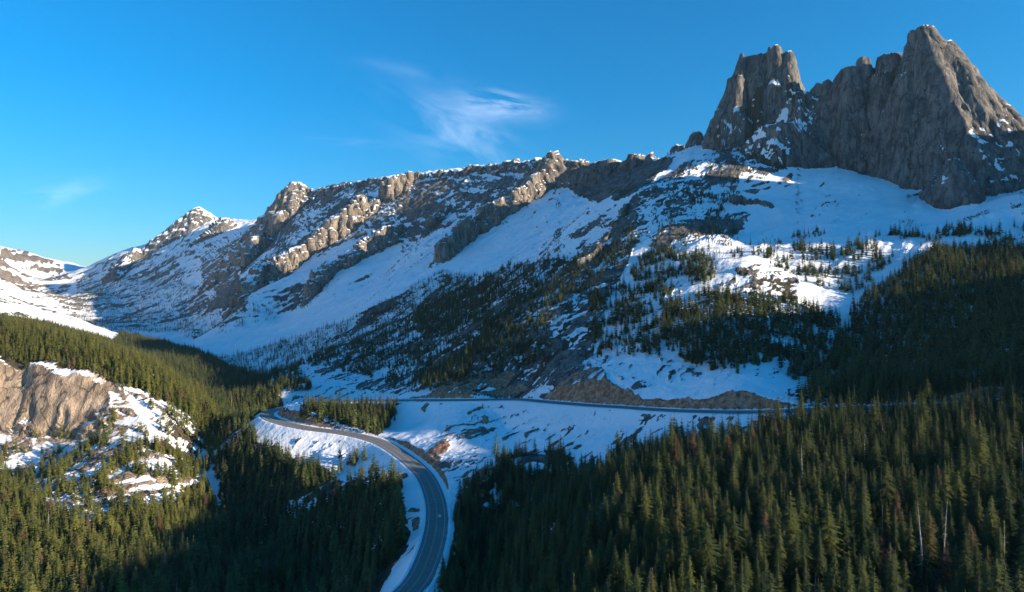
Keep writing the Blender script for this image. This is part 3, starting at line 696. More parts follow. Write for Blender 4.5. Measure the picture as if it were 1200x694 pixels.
ROCK_NAMES = {   # feature -> (object name, label, category)
    'bell': ('rock_tower', 'tallest blunt granite tower with a broad shaded face and a sunlit shoulder', 'rock tower'),
    'bell_shoulder': ('rock_shoulder', 'low rounded granite shoulder beside the tallest tower', 'rock tower'),
    'bell_foot': ('rock_buttress', 'short dark granite buttress standing in snow at the foot of the tallest tower', 'rock buttress'),
    'concord': ('rock_tower', 'slim round-topped granite tower leaning against the tallest tower', 'rock tower'),
    'lexington': ('rock_tower', 'jagged granite wall with a small square block on its top', 'rock tower'),
    'south_spire': ('rock_spire', 'thin-edged granite spire with a steep outer wall above the long ridge', 'rock tower'),
    'north_spire': ('rock_spire', 'broad granite spire with a flat notched summit and sunlit grooves', 'rock tower'),
    'far_peak': ('mountain_peak', 'distant snow-capped pyramid peak at the end of the range', 'peak'),
    'far_knob': ('rocky_hilltop', 'small rocky hilltop beside the distant pyramid peak', 'peak'),
    'tan_peak': ('mountain_peak', 'tan sunlit peak with snow on its top between long rock ribs', 'peak'),
    'gold_peak': ('mountain_peak', 'golden sunlit point on the middle of the ridge above a long rib', 'peak'),
    'gold_rib': ('rock_rib', 'golden cliff rib running down from the sunlit point of the ridge', 'rock rib'),
    'tan_rib': ('rock_rib', 'narrow rock rib falling from the tan peak', 'rock rib'),
    'long_rib': ('rock_rib', 'longest curved rock rib between two snow gullies', 'rock rib'),
    'round_rib': ('rock_rib', 'snow-capped rounded rock rib with a dark shaded side', 'rock rib'),
    'dark_rib': ('rock_rib', 'dark thin rock rib edging the snow bowl down to the valley', 'rock rib'),
    'apron_rock': ('rock_outcrop', 'dark rock outcrop in the snow apron under the granite towers', 'rock outcrop'),
    'low_rock': ('rock_outcrop', 'small broken rock outcrop at the lower edge of the mottled snow slope', 'rock outcrop'),
    'crest_wall': ('rock_crest', 'jagged dark rock crest of the range above patchy snow', 'rock ridge'),
    'upper_crest': ('rock_crest', 'low dark rock crest beside the tan peak', 'rock ridge'),
    'spire_crest': ('rock_crest', 'broken rock crest falling from the granite spires to the ridge', 'rock ridge'),
    'hill_cliff': ('rock_cliff', 'sunlit tan rock cliff on the forested hill across the valley', 'cliff'),
    'ridge_wall': ('rock_wall', 'broken granite wall streaked with snow between the spires and the jagged wall', 'rock wall'),
    'tall_tooth': ('rock_tooth', 'sharp dark rock tooth standing directly under the spires', 'rock tooth'),
    'wide_tooth': ('rock_tooth', 'wide low rock tooth on the ridge below the sharp tooth', 'rock tooth'),
    'low_tooth': ('rock_tooth', 'narrow rock tooth beside the squared rock band of the ridge', 'rock tooth'),
    'ridge_block': ('rock_band', 'dark squared rock band along the low part of the ridge', 'rock ridge'),
}
QF = FID.ravel()[QUADS].max(1)
feat = np.full(len(QF), '', dtype=object)
names = [t[0] for t in TOWERS]
for i, n_ in enumerate(names): feat[QF == i] = n_
for i, rb in enumerate(RIBS): feat[QF == 100 + i] = rb[0]
feat[QF == 300] = 'hill_cliff'
feat = np.array([f if f in ROCK_NAMES else '' for f in feat])
ter = make_piece('terrain', QUADS[feat == ''], LAND)
tag(ter, 'snow-covered mountainside and forested valley floor around the winding road', 'terrain', kind='structure')
for f, (nm, lb, ct) in ROCK_NAMES.items():
    sel = QUADS[feat == f]
    if len(sel): tag(make_piece(nm, sel, LAND), lb, ct)

# ------------------------------------------------------------------ the road
def strip_mesh(name, mat, half_l, half_r, dz, t0=0.0, t1=1.0, dash=None, parent=None):
    """a ribbon along the road between two offsets from its centre line"""
    P = ROAD; T_ = np.gradient(P, axis=0); T_[:, 2] = 0; T_ /= np.linalg.norm(T_, axis=1, keepdims=True)
    N = np.stack([-T_[:, 1], T_[:, 0], np.zeros(len(P))], -1)
    L = np.concatenate([[0], np.cumsum(np.linalg.norm(np.diff(P[:, :2], axis=0), axis=1))])
    s = np.arange(0, L[-1], 2.0)
    C_ = np.stack([np.interp(s, L, P[:, i]) for i in range(3)], -1); Nn = np.stack([np.interp(s, L, N[:, i]) for i in range(3)], -1)
    A = C_ + Nn * half_l; B = C_ + Nn * half_r
    V = []; Fc = []
    for i in range(len(s) - 1):
        if dash and (s[i] % (dash[0] + dash[1])) > dash[0]: continue
        k = len(V)
        V += [A[i], A[i + 1], B[i + 1], B[i]]; Fc.append((k, k + 1, k + 2, k + 3))
    V = [(v[0], v[1], v[2] + dz) for v in V]
    me = bpy.data.meshes.new(name); me.from_pydata(V, [], Fc); me.update(); me.materials.append(mat)
    o = bpy.data.objects.new(name, me); COL.objects.link(o)
    if parent: o.parent = parent
    return o
def asphalt_material():
    m, nt, bs = new_mat('asphalt'); b = NB(nt)
    P = b.n('ShaderNodeNewGeometry').outputs['Position']
    n1 = b.noise(P, .35, 4); n2 = b.noise(P, .06, 3); n3 = b.noise(P, 9, 2)
    c_ = b.mix(b.ramp(n1, .3, .7), (.15, .15, .152), (.215, .212, .208)); c_ = b.mix(b.math('MULTIPLY', b.ramp(n2, .5, .7), .5), c_, (.27, .265, .255))
    c_ = b.mix(b.math('MULTIPLY', n3, .25), c_, (.06, .06, .06))
    nt.links.new(c_, bs.inputs['Base Color']); bs.inputs['Roughness'].default_value = .75; bs.inputs['Specular IOR Level'].default_value = .3
    return m
def paint_material(name, colr, rough=.6):
    m, nt, bs = new_mat(name); b = NB(nt)
    P = b.n('ShaderNodeNewGeometry').outputs['Position']
    c_ = b.mix(b.ramp(b.noise(P, 2.5, 3), .45, .75), colr, tuple(v * .55 for v in colr))
    nt.links.new(c_, bs.inputs['Base Color']); bs.inputs['Roughness'].default_value = rough
    return m
ASPHALT = asphalt_material(); WHITE = paint_material('white_road_paint', (.62, .62, .60)); YELLOW = paint_material('yellow_road_paint', (.50, .38, .12))
TRACK = paint_material('worn_wheel_track', (.13, .13, .132))
road = tag(strip_mesh('road', ASPHALT, ROAD_HALF, -ROAD_HALF, 0.05), 'grey two-lane mountain road winding round a hairpin bend', 'road', kind='structure')
for off in (.18, -.18): strip_mesh('centre_line', YELLOW, off + .09, off - .09, .062, parent=road)
for off in (5.4, -5.4): strip_mesh('edge_line', WHITE, off + .12, off - .12, .062, parent=road)
for off in (1.7, 3.7, -1.7, -3.7): strip_mesh('wheel_track', TRACK, off + .45, off - .45, .056, parent=road)

# ------------------------------------------------------------------ conifers
def needle_material(name, dark, light, brown=(.12, .075, .04), var=.5):
    m, nt, bs = new_mat(name); b = NB(nt)
    rnd = b.n('ShaderNodeObjectInfo').outputs['Random']
    P = b.n('ShaderNodeNewGeometry').outputs['Position']
    f = b.math('ADD', b.math('MULTIPLY', rnd, var + .15), b.math('MULTIPLY', b.noise(P, .9, 2), .85 - var))
    c_ = b.mix(b.ramp(f, .2, .85), dark, light)
    c_ = b.mix(b.math('MULTIPLY', b.ramp(rnd, .93, .99), .55), c_, brown)
    nt.links.new(c_, bs.inputs['Base Color']); bs.inputs['Roughness'].default_value = .7; bs.inputs['Specular IOR Level'].default_value = .15
    tr = b.n('ShaderNodeBsdfTranslucent'); nt.links.new(c_, tr.inputs['Color']); mx = b.n('ShaderNodeMixShader'); mx.inputs[0].default_value = .35      # light passes through the sprays
    nt.links.new(bs.outputs[0], mx.inputs[1]); nt.links.new(tr.outputs[0], mx.inputs[2])
    nt.links.new(mx.outputs[0], [n for n in nt.nodes if n.type == 'OUTPUT_MATERIAL'][0].inputs['Surface'])
    return m
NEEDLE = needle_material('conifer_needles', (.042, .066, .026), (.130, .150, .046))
LITNEEDLE = needle_material('hill_conifer_needles', (.095, .112, .028), (.185, .188, .045))  # lighter copy of the needles: the hill's sunlight is partly in the colour
DEADNEEDLE = needle_material('dead_conifer_needles', (.10, .060, .035), (.19, .12, .075))
def bark_material(name, a, b_):
    m, nt, bs = new_mat(name); b = NB(nt)
    P = b.n('ShaderNodeNewGeometry').outputs['Position']
    nt.links.new(b.mix(b.ramp(b.noise(b.vmul(P, (3, 3, .8)), 1.0, 3), .35, .65), a, b_), bs.inputs['Base Color']); bs.inputs['Roughness'].default_value = .9
    return m
BARK = bark_material('conifer_bark', (.05, .038, .028), (.12, .095, .07)); GREYWOOD = bark_material('weathered_wood', (.16, .145, .125), (.36, .33, .29))

def trunk_geo(rng, h, r0, sides, lean=0.0, rings=6):
    V, Fc = [], []
    for i in range(rings + 1):
        t = i / rings; rr = r0 * (1 - t) ** .8 + .01
        ox = lean * h * t * t + .01 * h * math.sin(3 * t + rng.random()); oy = .006 * h * math.sin(5 * t)
        for k in range(sides):
            a = 2 * math.pi * k / sides
            V.append((ox + rr * math.cos(a), oy + rr * math.sin(a), h * t))
    for i in range(rings):
        for k in range(sides):
            k2 = (k + 1) % sides
            Fc.append((i * sides + k, i * sides + k2, (i + 1) * sides + k2, (i + 1) * sides + k))
    return V, Fc
def crown_geo(rng, h, rad, whorls, per, detail, base=.10, thin=0.0, droop=.35, power=.85):
    """drooping boughs in loose whorls; each bough a ragged, bent fan of needle sprays"""
    V, Fc = [], []
    for w in range(whorls):
        t = base + (1 - base) * (w + rng.random() * .7) / whorls
        if t > .995: continue
        z = h * t
        L0 = rad * (1 - (t - base) / (1 - base)) ** power * (1.0 if t > base + .12 else .55 + .45 * (t - base) / .12) + .018 * h * (1 - t) + .01 * h
        a0 = rng.random() * 6.283
        for k in range(per):
            if rng.random() < thin: continue
            a = a0 + 6.283 * (k + (rng.random() - .5) * .8) / per
            L = L0 * (.55 + .65 * rng.random()); wd = L * (.30 + .20 * rng.random()) + .006 * h
            dr = droop * (.55 + .9 * rng.random()) * (1.25 - t * .9); up = .10 * h / whorls
            ca, sa = math.cos(a), math.sin(a)
            def p(u, v, q): return V.append((ca * u - sa * v, sa * u + ca * v, z + q)) or len(V) - 1
            if detail >= 2:
                # spine of four points, sprays hang to each side
                spine = [(0.02 * L, .05 * L), (.35 * L, -.05 * L * 1), (.70 * L, -dr * L * .55), (L, -dr * L)]
                ids_ = [p(u, 0, q) for u, q in spine]
                for s_ in (-1, 1):
                    for j in range(3):
                        u0, q0 = spine[j]; u1, q1 = spine[j + 1]
                        n_ = 2 if detail >= 3 else 1
                        for m_ in range(n_):
                            f0 = m_ / n_; f1 = (m_ + 1) / n_
                            ua, qa = u0 + (u1 - u0) * f0, q0 + (q1 - q0) * f0; ub, qb = u0 + (u1 - u0) * f1, q0 + (q1 - q0) * f1
                            um = ub + .12 * L * rng.random(); ww = wd * (1.15 - .9 * (um / (1.1 * L))) * (.7 + .6 * rng.random())
                            i0 = p(ua, 0, qa); i1 = p(ub, 0, qb); i2 = p(um, s_ * ww, (qa + qb) / 2 - (.22 + .2 * rng.random()) * ww)
                            Fc.append((i0, i1, i2))
            else:
                i0 = p(0, 0, .06 * L + up); i1 = p(.55 * L, wd, -dr * .6 * L); i2 = p(L, 0, -dr * L); i3 = p(.55 * L, -wd, -dr * .6 * L)
                i4 = p(.5 * L, 0, .02 * L)
                Fc += [(i0, i1, i4), (i4, i1, i2), (i4, i2, i3), (i0, i4, i3)] if detail == 1 else [(i0, i1, i2), (i0, i2, i3)]
    # leader
    k = len(V)
    V += [(.01 * h, 0, h * .95), (-.006 * h, .008 * h, h * .95), (-.006 * h, -.008 * h, h * .95), (0, 0, h * 1.005)]
    Fc += [(k, k + 1, k + 3), (k + 1, k + 2, k + 3), (k + 2, k, k + 3)]
    return V, Fc
def geo_mesh(name, parts):
    V, Fc, mi, mats = [], [], [], []
    for (v, f), mat in parts:
        k = len(V); V += v; Fc += [tuple(i + k for i in q) for q in f]; mi += [len(mats)] * len(f); mats.append(mat)
    me = bpy.data.meshes.new(name); me.from_pydata(V, [], Fc); me.update()
    for m in mats: me.materials.append(m)
    me.polygons.foreach_set('material_index', mi)
    return me
rng = random.Random(11)
SHAPES = [  # crown radius, base of the crown, thinning, droop, power   (all for a tree 20 m tall)
    (3.8, .06, .03, .30, .68), (3.1, .10, .06, .45, .78), (4.6, .08, .05, .28, .66), (2.5, .12, .12, .50, .86), (3.6, .20, .20, .35, .58), (4.2, .04, .10, .38, .80)]
def fir_parts(i, lod, needle=None):
    rad, base, thin, droop, power = SHAPES[i]
    q = {3: (30, 8, 3), 2: (22, 7, 2), 1: (14, 5, 1), 0: (8, 4, 0)}[lod]
    r_ = random.Random(100 * i + lod)
    return trunk_geo(r_, 19.6, .30, 6 if lod > 1 else 4, rings=5 if lod > 1 else 1), crown_geo(r_, 20, rad, q[0], q[1], q[2], base, thin, droop, power)
def snag_parts(i, lod):
    r_ = random.Random(900 + i); h = 19 if i != 1 else 15
    tv, tf = trunk_geo(r_, h, .26, 6 if lod > 1 else 3, lean=[.02, .10, -.05][i], rings=6 if lod > 1 else 2)
    V, Fc = [], []
    for k in range(46 if lod > 1 else 16):
        t = .22 + .76 * r_.random(); z = h * t; a = r_.random() * 6.283; L = (1.5 * (1 - t) + .25) * (.4 + .9 * r_.random()); s = .045 if lod > 1 else .07
        ca, sa = math.cos(a), math.sin(a); ox = [.02, .10, -.05][i] * h * t * t
        j = len(V); V += [(ox - sa * s, ca * s, z), (ox + sa * s, -ca * s, z), (ox, 0, z + 2 * s), (ox + ca * L, sa * L, z - L * (.15 + .5 * r_.random()))]
        Fc += [(j, j + 1, j + 3), (j + 1, j + 2, j + 3), (j + 2, j, j + 3)]
    return (tv, tf), (V, Fc)

# every tree of the view is laid out on the ground first
def spread(poly, dens, kind, seed):
    sp = {'near': 4.6, 'bench': 4.9, 'hill': 4.9, 'valley': 4.9, 'flank': 5.8}[kind]
    r_ = np.random.RandomState(seed)
    x0, y0 = poly.min(0); x1, y1 = poly.max(0)
    gx = np.arange(x0, x1, sp); gy = np.arange(y0, y1, sp)
    X, Y = np.meshgrid(gx, gy); X = (X + r_.uniform(-.5, .5, X.shape) * sp).ravel(); Y = (Y + r_.uniform(-.5, .5, Y.shape) * sp).ravel()
    w = inside(X + 9 * fbm(X / 25, Y / 25, 2, 501), Y + 9 * fbm(X / 25, Y / 25, 2, 502), poly)
    X, Y = X[w], Y[w]
    cl = fbm(X / 34, Y / 34, 3, 503) * .9 + (r_.rand(len(X)) - .5) * .5                       # trees stand in clumps
    thr = np.interp(dens, [0, .2, .5, .9, 1.0], [.62, .33, .02, -.5, -.9])
    k = cl > thr
    return X[k], Y[k]
pts = []; kinds = []
for i, (poly, dens, kind) in enumerate(WOODS):
    X, Y = spread(poly, dens, kind, 40 + i)
    pts.append(np.stack([X, Y], -1)); kinds += [kind] * len(X)
pts = np.concatenate(pts); kinds = np.array(kinds)
# no two trees of overlapping woods on one spot
cell = np.round(pts / 3.0).astype(int); _, first = np.unique(cell, axis=0, return_index=True)
pts, kinds = pts[first], kinds[first]
TZ, TROCK, TFID, TRD, TCUT, _s = ground(pts[:, 0], pts[:, 1], True)
e_ = 2.0
gxn = (ground(pts[:, 0] + e_, pts[:, 1]) - TZ) / e_; gyn = (ground(pts[:, 0], pts[:, 1] + e_) - TZ) / e_
tslope = np.degrees(np.arctan(np.hypot(gxn, gyn)))
rs = np.random.RandomState(5)
u_ = np.where(pts[:, 1] > 5, pts[:, 0] / np.maximum(pts[:, 1], 1), 9)
clear = np.zeros(len(pts), bool)
for poly in CLEARINGS: clear |= inside(pts[:, 0], pts[:, 1], poly)
keep = ~(clear & (rs.rand(len(pts)) < .85)) & (TRD > ROAD_HALF + 5) & ~((TFID >= 0) & (TFID < 100)) & (tslope < np.where(kinds == 'valley', 66, 58)) & (pts[:, 1] > 40) & (np.hypot(pts[:, 0], pts[:, 1]) > 75) & ~((TFID == 300) & (rs.rand(len(pts)) > .25))
pts, kinds, TZ, TRD = pts[keep], kinds[keep], TZ[keep], TRD[keep]
n_t = len(pts)
hgt = np.where(kinds == 'near', rs.normal(12.8, 3.6, n_t), rs.normal(15.5, 4.0, n_t)); hgt = np.where(kinds == 'flank', rs.normal(12.5, 3, n_t), hgt); hgt = np.where(kinds == 'bench', rs.normal(15, 3.5, n_t), hgt)
hgt = np.where(kinds == 'hill', rs.normal(15, 3.2, n_t), hgt)
far_t = np.hypot(pts[:, 0], pts[:, 1]); hgt = np.where(rs.rand(n_t) < .18, hgt * .6, hgt); hgt = np.where(rs.rand(n_t) < .13, hgt * 1.32, hgt); hgt = np.clip(hgt, 4.5, 27)
TZ = TZ - .4
shape = rs.randint(0, 6, n_t); dead = rs.rand(n_t)
typ = np.where(dead < np.where(kinds == 'near', .034, .018), 6 + rs.randint(0, 3, n_t), np.where(dead < .046, 9, shape))        # 6-8 bare snags, 9 brown dead fir
rotz = rs.rand(n_t) * 6.283
# which ones show largest
pxs = 600 + 700 * pts[:, 0] / pts[:, 1]; pyt = 347 - 700 * (TZ + hgt) / pts[:, 1]; pyb = 347 - 700 * TZ / pts[:, 1]
size = hgt / pts[:, 1] * 700 * np.clip((702 - pyt) / np.maximum(pyb - pyt, 1), 0, 1)
size = np.where((pxs > -6) & (pxs < 1206) & (pyt < 690), size, 0)
order = np.argsort(-size)
live = [i for i in order if typ[i] < 6][:300]; snags = [i for i in order if 6 <= typ[i] < 9][:40]; browns = [i for i in order if typ[i] == 9][:24]
solo = np.zeros(n_t, bool); solo[live] = solo[snags] = solo[browns] = True

def two_part(name, parts, mats):
    return [geo_mesh(nm, [(p, m)]) for nm, p, m in zip(('trunk', 'crown'), parts, mats)]
NEAR_FIR = [two_part('fir', fir_parts(i, 3), (BARK, NEEDLE)) for i in range(6)]
NEAR_SNAG = [two_part('snag', snag_parts(i, 3), (GREYWOOD, GREYWOOD)) for i in range(3)]
NEAR_BROWN = two_part('brown', fir_parts(4, 3), (GREYWOOD, DEADNEEDLE))
LOOK = ['full conifer with even boughs', 'slim conifer with hanging boughs', 'broad bushy conifer with wide lower boughs', 'narrow spire-shaped conifer with open gaps',
        'thin-crowned conifer on a bare lower trunk', 'ragged conifer leafed to the ground']
def where(i):
    x, y = pts[i]
    if TRD[i] < 24: return 'at the snowy edge of the road'
    if y < 175 and x > 0: return 'deep in the roadless forest'
    if x > 175: return 'high on the forested slope'
    if x > 90: return 'midway down the forested slope'
    if x > 20: return 'low on the forested slope'
    if x > -75: return 'in the wood inside the road bend'
    return 'in the valley wood across the road'
dead_at = np.array([pts[i] for i in snags]); brown_at = np.array([pts[i] for i in browns])
def beside(i):
    d1 = np.sort(np.hypot(*(dead_at - pts[i]).T)); d2 = np.sort(np.hypot(*(brown_at - pts[i]).T))
    a_, b_ = (d1[1] if typ[i] in (6, 7, 8) else d1[0]), (d2[1] if typ[i] == 9 else d2[0])
    if min(a_, b_) < 5.5: return 'beside a bare dead trunk' if a_ < b_ else 'beside a brown dead conifer'
    return ''
def tallness(i):
    return 'very tall ' if hgt[i] > 18.5 else 'tall ' if hgt[i] > 15.5 else 'short ' if hgt[i] < 10.5 else 'middling '
for i in live + snags + browns:
    x, y = pts[i]; t = typ[i]
    if t < 6: me_t, me_c = NEAR_FIR[t]; nm, lb, ct, gr = 'conifer_tree', tallness(i) + LOOK[t] + ' ' + (beside(i) or where(i)), 'tree', 'conifers of the near woods'
    elif t < 9: me_t, me_c = NEAR_SNAG[t - 6]; nm, lb, ct, gr = 'dead_tree', ['straight bare grey dead trunk with stubs', 'short leaning bare grey dead trunk', 'slightly leaning tall bare grey dead trunk'][t - 6] + ' ' + where(i), 'dead tree', 'bare dead trees of the near woods'
    else: me_t, me_c = NEAR_BROWN; nm, lb, ct, gr = 'dead_conifer', 'dead conifer with sparse rust brown needles ' + where(i), 'dead tree', 'brown dead conifers of the near woods'
    root = bpy.data.objects.new(nm, None); COL.objects.link(root)
    root.location = (x, y, TZ[i]); s = hgt[i] / 20; root.scale = (s * rs.uniform(.85, 1.15), s * rs.uniform(.85, 1.15), s); root.rotation_euler = (rs.normal(0, .02), rs.normal(0, .02), rotz[i])
    tag(root, lb, ct, gr)
    for nm2, me in (('trunk', me_t), ('crown' if t < 6 or t == 9 else 'branch_stubs', me_c)):
        o = bpy.data.objects.new(nm2, me); COL.objects.link(o); o.parent = root

# the woods beyond those 300: one object for each wood, trees set out on its points
PROTO = bpy.data.collections.new('tree_kinds')                    # not linked to the scene: only the source of the woods' trees
def proto(name, parts):
    o = bpy.data.objects.new(name, geo_mesh(name, parts)); PROTO.objects.link(o); return o
protos = {}
def add_protos(tagname, lod, needle):
    coll = bpy.data.collections.new('tree_kinds_' + tagname)
    for i in range(6):
        a, b_ = fir_parts(i, lod); o = bpy.data.objects.new('%s_%02d' % (tagname, i), geo_mesh('t', [(a, BARK), (b_, needle)])); coll.objects.link(o)
    for i in range(3):
        a, b_ = snag_parts(i, lod); o = bpy.data.objects.new('%s_%02d' % (tagname, 6 + i), geo_mesh('t', [(a, GREYWOOD), (b_, GREYWOOD)])); coll.objects.link(o)
    a, b_ = fir_parts(4, lod); o = bpy.data.objects.new('%s_%02d' % (tagname, 9), geo_mesh('t', [(a, GREYWOOD), (b_, DEADNEEDLE)])); coll.objects.link(o)
    return coll
LODS = {'close': add_protos('close', 2, NEEDLE), 'middle': add_protos('middle', 1, NEEDLE), 'far': add_protos('far', 0, NEEDLE), 'hill': add_protos('hill', 1, LITNEEDLE)}
def wood_object(name, label, sel, coll):
    idx = np.nonzero(sel)[0]
    if not len(idx): return
    me = bpy.data.meshes.new(name); me.vertices.add(len(idx))
    me.vertices.foreach_set('co', np.stack([pts[idx, 0], pts[idx, 1], TZ[idx]], -1).ravel().astype(np.float32))
    for nm, data, ty in (('kind_index', typ[idx].astype(np.int32), 'INT'), ('size', (hgt[idx] / 20).astype(np.float32), 'FLOAT'), ('turn', rotz[idx].astype(np.float32), 'FLOAT')):
        at_ = me.attributes.new(nm, ty, 'POINT'); at_.data.foreach_set('value', data)
    o = bpy.data.objects.new(name, me); COL.objects.link(o)
    ng = bpy.data.node_groups.new('trees_on_points', 'GeometryNodeTree')
    ng.interface.new_socket('Geometry', in_out='INPUT', socket_type='NodeSocketGeometry'); ng.interface.new_socket('Geometry', in_out='OUTPUT', socket_type='NodeSocketGeometry')
    N = ng.nodes; L = ng.links
    gi, go = N.new('NodeGroupInput'), N.new('NodeGroupOutput')
    ci = N.new('GeometryNodeCollectionInfo'); ci.inputs['Collection'].default_value = coll; ci.inputs['Separate Children'].default_value = True; ci.inputs['Reset Children'].default_value = True
    ip = N.new('GeometryNodeInstanceOnPoints'); ip.inputs['Pick Instance'].default_value = True
    def attr(nm, ty):
        a = N.new('GeometryNodeInputNamedAttribute'); a.data_type = ty; a.inputs['Name'].default_value = nm; return a.outputs['Attribute']
    cx = N.new('ShaderNodeCombineXYZ'); L.new(attr('turn', 'FLOAT'), cx.inputs['Z'])
    L.new(gi.outputs[0], ip.inputs['Points']); L.new(ci.outputs[0], ip.inputs['Instance']); L.new(attr('kind_index', 'INT'), ip.inputs['Instance Index'])
    L.new(cx.outputs[0], ip.inputs['Rotation']); L.new(attr('size', 'FLOAT'), ip.inputs['Scale']); L.new(ip.outputs[0], go.inputs[0])
    md = o.modifiers.new('trees', 'NODES'); md.node_group = ng
    tag(o, label, 'forest', kind='stuff')
rest = ~solo
fd = far_t
wood_object('forest', 'dense dark conifer forest on the slope below the upper road', rest & (kinds == 'near'), LODS['close'])
wood_object('forest', 'conifer forest climbing the bench under the granite towers', rest & (kinds == 'bench'), LODS['middle'])
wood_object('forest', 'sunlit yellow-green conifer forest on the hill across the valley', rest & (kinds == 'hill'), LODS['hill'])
wood_object('forest', 'shaded blue-green conifer forest on the valley floor', rest & (kinds == 'valley'), LODS['middle'])
wood_object('forest', 'scattered small conifers on the snowy mountain flank', rest & (kinds == 'flank') & (fd < 1500), LODS['middle'])
wood_object('forest', 'tiny far conifers at the head of the valley', rest & (kinds == 'flank') & (fd >= 1500), LODS['far'])

# ------------------------------------------------------------------ a white car on the lower bend
def car_paint(name, colr, rough, metal=0.0):
    m, nt, bs = new_mat(name); b = NB(nt)
    P = b.n('ShaderNodeNewGeometry').outputs['Position']
    nt.links.new(b.mix(b.ramp(b.noise(P, 6, 2), .4, .8), colr, tuple(v * .85 for v in colr)), bs.inputs['Base Color']); bs.inputs['Roughness'].default_value = rough; bs.inputs['Metallic'].default_value = metal
    return m
CAR_WHITE, CAR_GLASS, TYRE, RIM, LAMP = car_paint('white_car_paint', (.78, .78, .77), .3), car_paint('dark_car_glass', (.02, .025, .03), .08), car_paint('tyre_rubber', (.025, .025, .025), .9), car_paint('wheel_metal', (.5, .5, .5), .35, .8), car_paint('lamp_lens', (.75, .75, .72), .15)
RED_LAMP = car_paint('tail_lamp_lens', (.45, .02, .02), .2)
def bm_obj(name, bm, mat, parent, smooth=False):
    me = bpy.data.meshes.new(name); bm.to_mesh(me); bm.free(); me.materials.append(mat)
    if smooth: me.polygons.foreach_set('use_smooth', [True] * len(me.polygons))
    o = bpy.data.objects.new(name, me); COL.objects.link(o); o.parent = parent; return o
def loft(sections):
    """body from cross rings: each (y, half width low, half width high, z low, z high)"""
    bm = bmesh.new(); rings = []
    for y, wl_, wh, z0, z1 in sections:
        ring = [(-wl_, z0), (-wl_, z0 + .55 * (z1 - z0)), (-wh, z1 - .03), (-wh + .12, z1), (wh - .12, z1), (wh, z1 - .03), (wl_, z0 + .55 * (z1 - z0)), (wl_, z0)]
        rings.append([bm.verts.new((x, y, z)) for x, z in ring])
    for a, b_ in zip(rings[:-1], rings[1:]):
        for i in range(8): bm.faces.new((a[i], a[(i + 1) % 8], b_[(i + 1) % 8], b_[i]))
    bm.faces.new(rings[0]); bm.faces.new(rings[-1][::-1]); bmesh.ops.recalc_face_normals(bm, faces=bm.faces)
    bmesh.ops.bevel(bm, geom=bm.edges[:], offset=.03, segments=1, affect='EDGES')
    return bm
def cyl(rad, wid, seg=20):
    bm = bmesh.new(); bmesh.ops.create_cone(bm, cap_ends=True, segments=seg, radius1=rad, radius2=rad, depth=wid)
    bmesh.ops.rotate(bm, verts=bm.verts, matrix=__import__('mathutils').Matrix.Rotation(math.pi / 2, 3, 'Y')); return bm
def slab(pts8):
    bm = bmesh.new(); v = [bm.verts.new(p) for p in pts8]
    for f in ((0, 1, 2, 3), (7, 6, 5, 4), (0, 4, 5, 1), (1, 5, 6, 2), (2, 6, 7, 3), (3, 7, 4, 0)): bm.faces.new([v[i] for i in f])
    bmesh.ops.recalc_face_normals(bm, faces=bm.faces); return bm
k = int(np.argmin((ROAD[:, 0] - at(511, 604, 412)[0]) ** 2 + (ROAD[:, 1] - 412) ** 2))
tdir = ROAD[k + 1] - ROAD[k - 1]; tdir /= np.linalg.norm(tdir); side = np.array([tdir[1], -tdir[0], 0])
cpos = ROAD[k] + side * 1.9
car = bpy.data.objects.new('car', None); COL.objects.link(car); car.location = (cpos[0], cpos[1], cpos[2] + .062); car.rotation_euler = (math.asin(tdir[2]), 0, math.atan2(-tdir[0], tdir[1]))
tag(car, 'white car driving uphill on the lower road bend', 'car')
bm_obj('body', loft([(-2.25, .80, .76, .36, .95), (-2.1, .88, .84, .28, 1.02), (-1.0, .91, .88, .26, 1.04), (.9, .91, .88, .26, 1.02), (1.9, .88, .80, .28, .88), (2.25, .78, .70, .36, .74)]), CAR_WHITE, car)
bm_obj('cabin', loft([(-2.0, .80, .62, 1.0, 1.30), (-1.6, .82, .66, 1.0, 1.58), (.1, .82, .66, 1.0, 1.62), (.55, .82, .64, 1.0, 1.48), (1.05, .80, .60, .98, 1.06)]), CAR_WHITE, car)
bm_obj('windscreen', slab([(-.62, .62, 1.45), (.62, .62, 1.45), (.70, 1.08, 1.08), (-.70, 1.08, 1.08), (-.62, .66, 1.48), (.62, .66, 1.48), (.70, 1.12, 1.10), (-.70, 1.12, 1.10)]), CAR_GLASS, car)
bm_obj('rear_window', slab([(-.6, -1.72, 1.50), (.6, -1.72, 1.50), (.66, -2.02, 1.12), (-.66, -2.02, 1.12), (-.6, -1.76, 1.53), (.6, -1.76, 1.53), (.66, -2.07, 1.14), (-.66, -2.07, 1.14)]), CAR_GLASS, car)
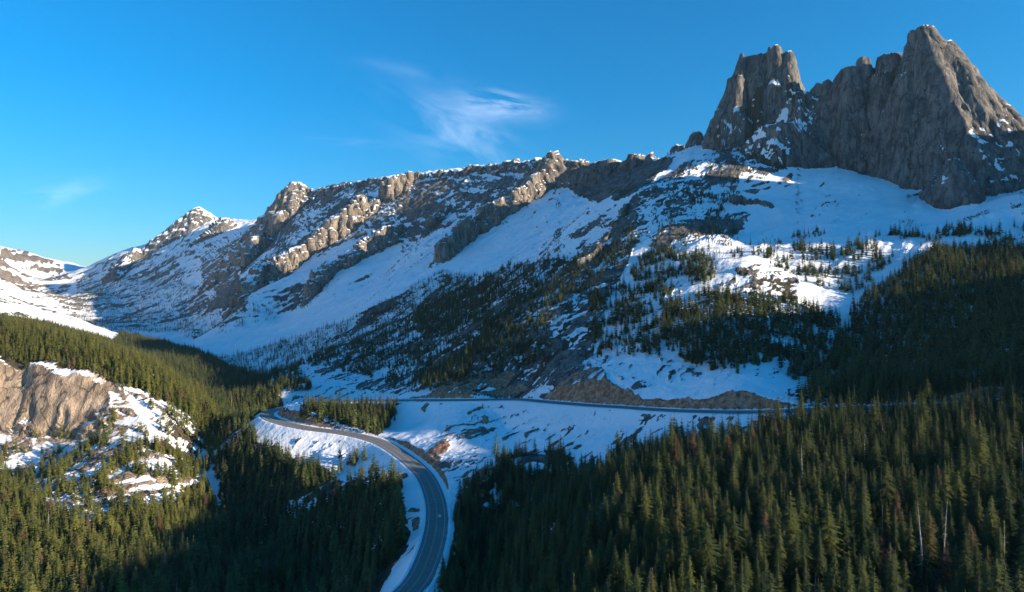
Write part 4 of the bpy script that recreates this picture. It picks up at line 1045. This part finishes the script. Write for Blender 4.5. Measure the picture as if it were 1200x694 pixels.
for s in (-1, 1):
    bm_obj('side_window', slab([(s * .80, -1.5, 1.08), (s * .80, .75, 1.08), (s * .70, .35, 1.46), (s * .70, -1.45, 1.50), (s * .86, -1.5, 1.08), (s * .86, .75, 1.08), (s * .75, .35, 1.46), (s * .75, -1.45, 1.50)]), CAR_GLASS, car)
    bm_obj('headlight', slab([(s * .45, 2.18, .66), (s * .75, 2.12, .66), (s * .75, 2.12, .80), (s * .45, 2.18, .80), (s * .45, 2.28, .64), (s * .75, 2.22, .64), (s * .75, 2.16, .80), (s * .45, 2.22, .80)]), LAMP, car)
    bm_obj('tail_light', slab([(s * .5, -2.2, .80), (s * .8, -2.15, .80), (s * .8, -2.15, .98), (s * .5, -2.2, .98), (s * .5, -2.30, .80), (s * .8, -2.25, .80), (s * .8, -2.22, .98), (s * .5, -2.27, .98)]), RED_LAMP, car)
    bm_obj('mirror', slab([(s * .90, .55, 1.05), (s * 1.06, .55, 1.05), (s * 1.06, .55, 1.18), (s * .90, .55, 1.18), (s * .90, .70, 1.05), (s * 1.04, .70, 1.05), (s * 1.04, .70, 1.16), (s * .90, .70, 1.16)]), CAR_WHITE, car)
    for y in (-1.35, 1.4):
        w = bm_obj('wheel', cyl(.33, .22), TYRE, car); w.location = (s * .84, y, .33)
        rm = bm_obj('rim', cyl(.20, .235), RIM, w)

# ------------------------------------------------------------------ thin mountain air
def haze_box(density, colr):
    x0, x1, y0, y1, z0, z1 = -11000, 11000, -3500, 11000, float(GZ.min()) - 2, float(max(GZ.max(), 0)) + 12
    V = [(x, y, z) for z in (z0, z1) for y in (y0, y1) for x in (x0, x1)]
    Fc = [(0, 2, 3, 1), (4, 5, 7, 6), (0, 1, 5, 4), (2, 6, 7, 3), (0, 4, 6, 2), (1, 3, 7, 5)]
    me = bpy.data.meshes.new('haze'); me.from_pydata(V, [], Fc); me.update()
    m = bpy.data.materials.new('mountain_air'); m.use_nodes = True; nt = m.node_tree
    for n in list(nt.nodes): nt.nodes.remove(n)
    out = nt.nodes.new('ShaderNodeOutputMaterial'); v = nt.nodes.new('ShaderNodeVolumePrincipled')
    v.inputs['Color'].default_value = colr + (1,); v.inputs['Density'].default_value = density; v.inputs['Anisotropy'].default_value = 0.1
    nt.links.new(v.outputs[0], out.inputs['Volume']); me.materials.append(m)
    o = bpy.data.objects.new('haze', me); COL.objects.link(o)
    return tag(o, 'thin blue evening haze filling the valley air', 'haze', kind='stuff')
haze_box(1.4e-5, (.42, .74, 1.0))
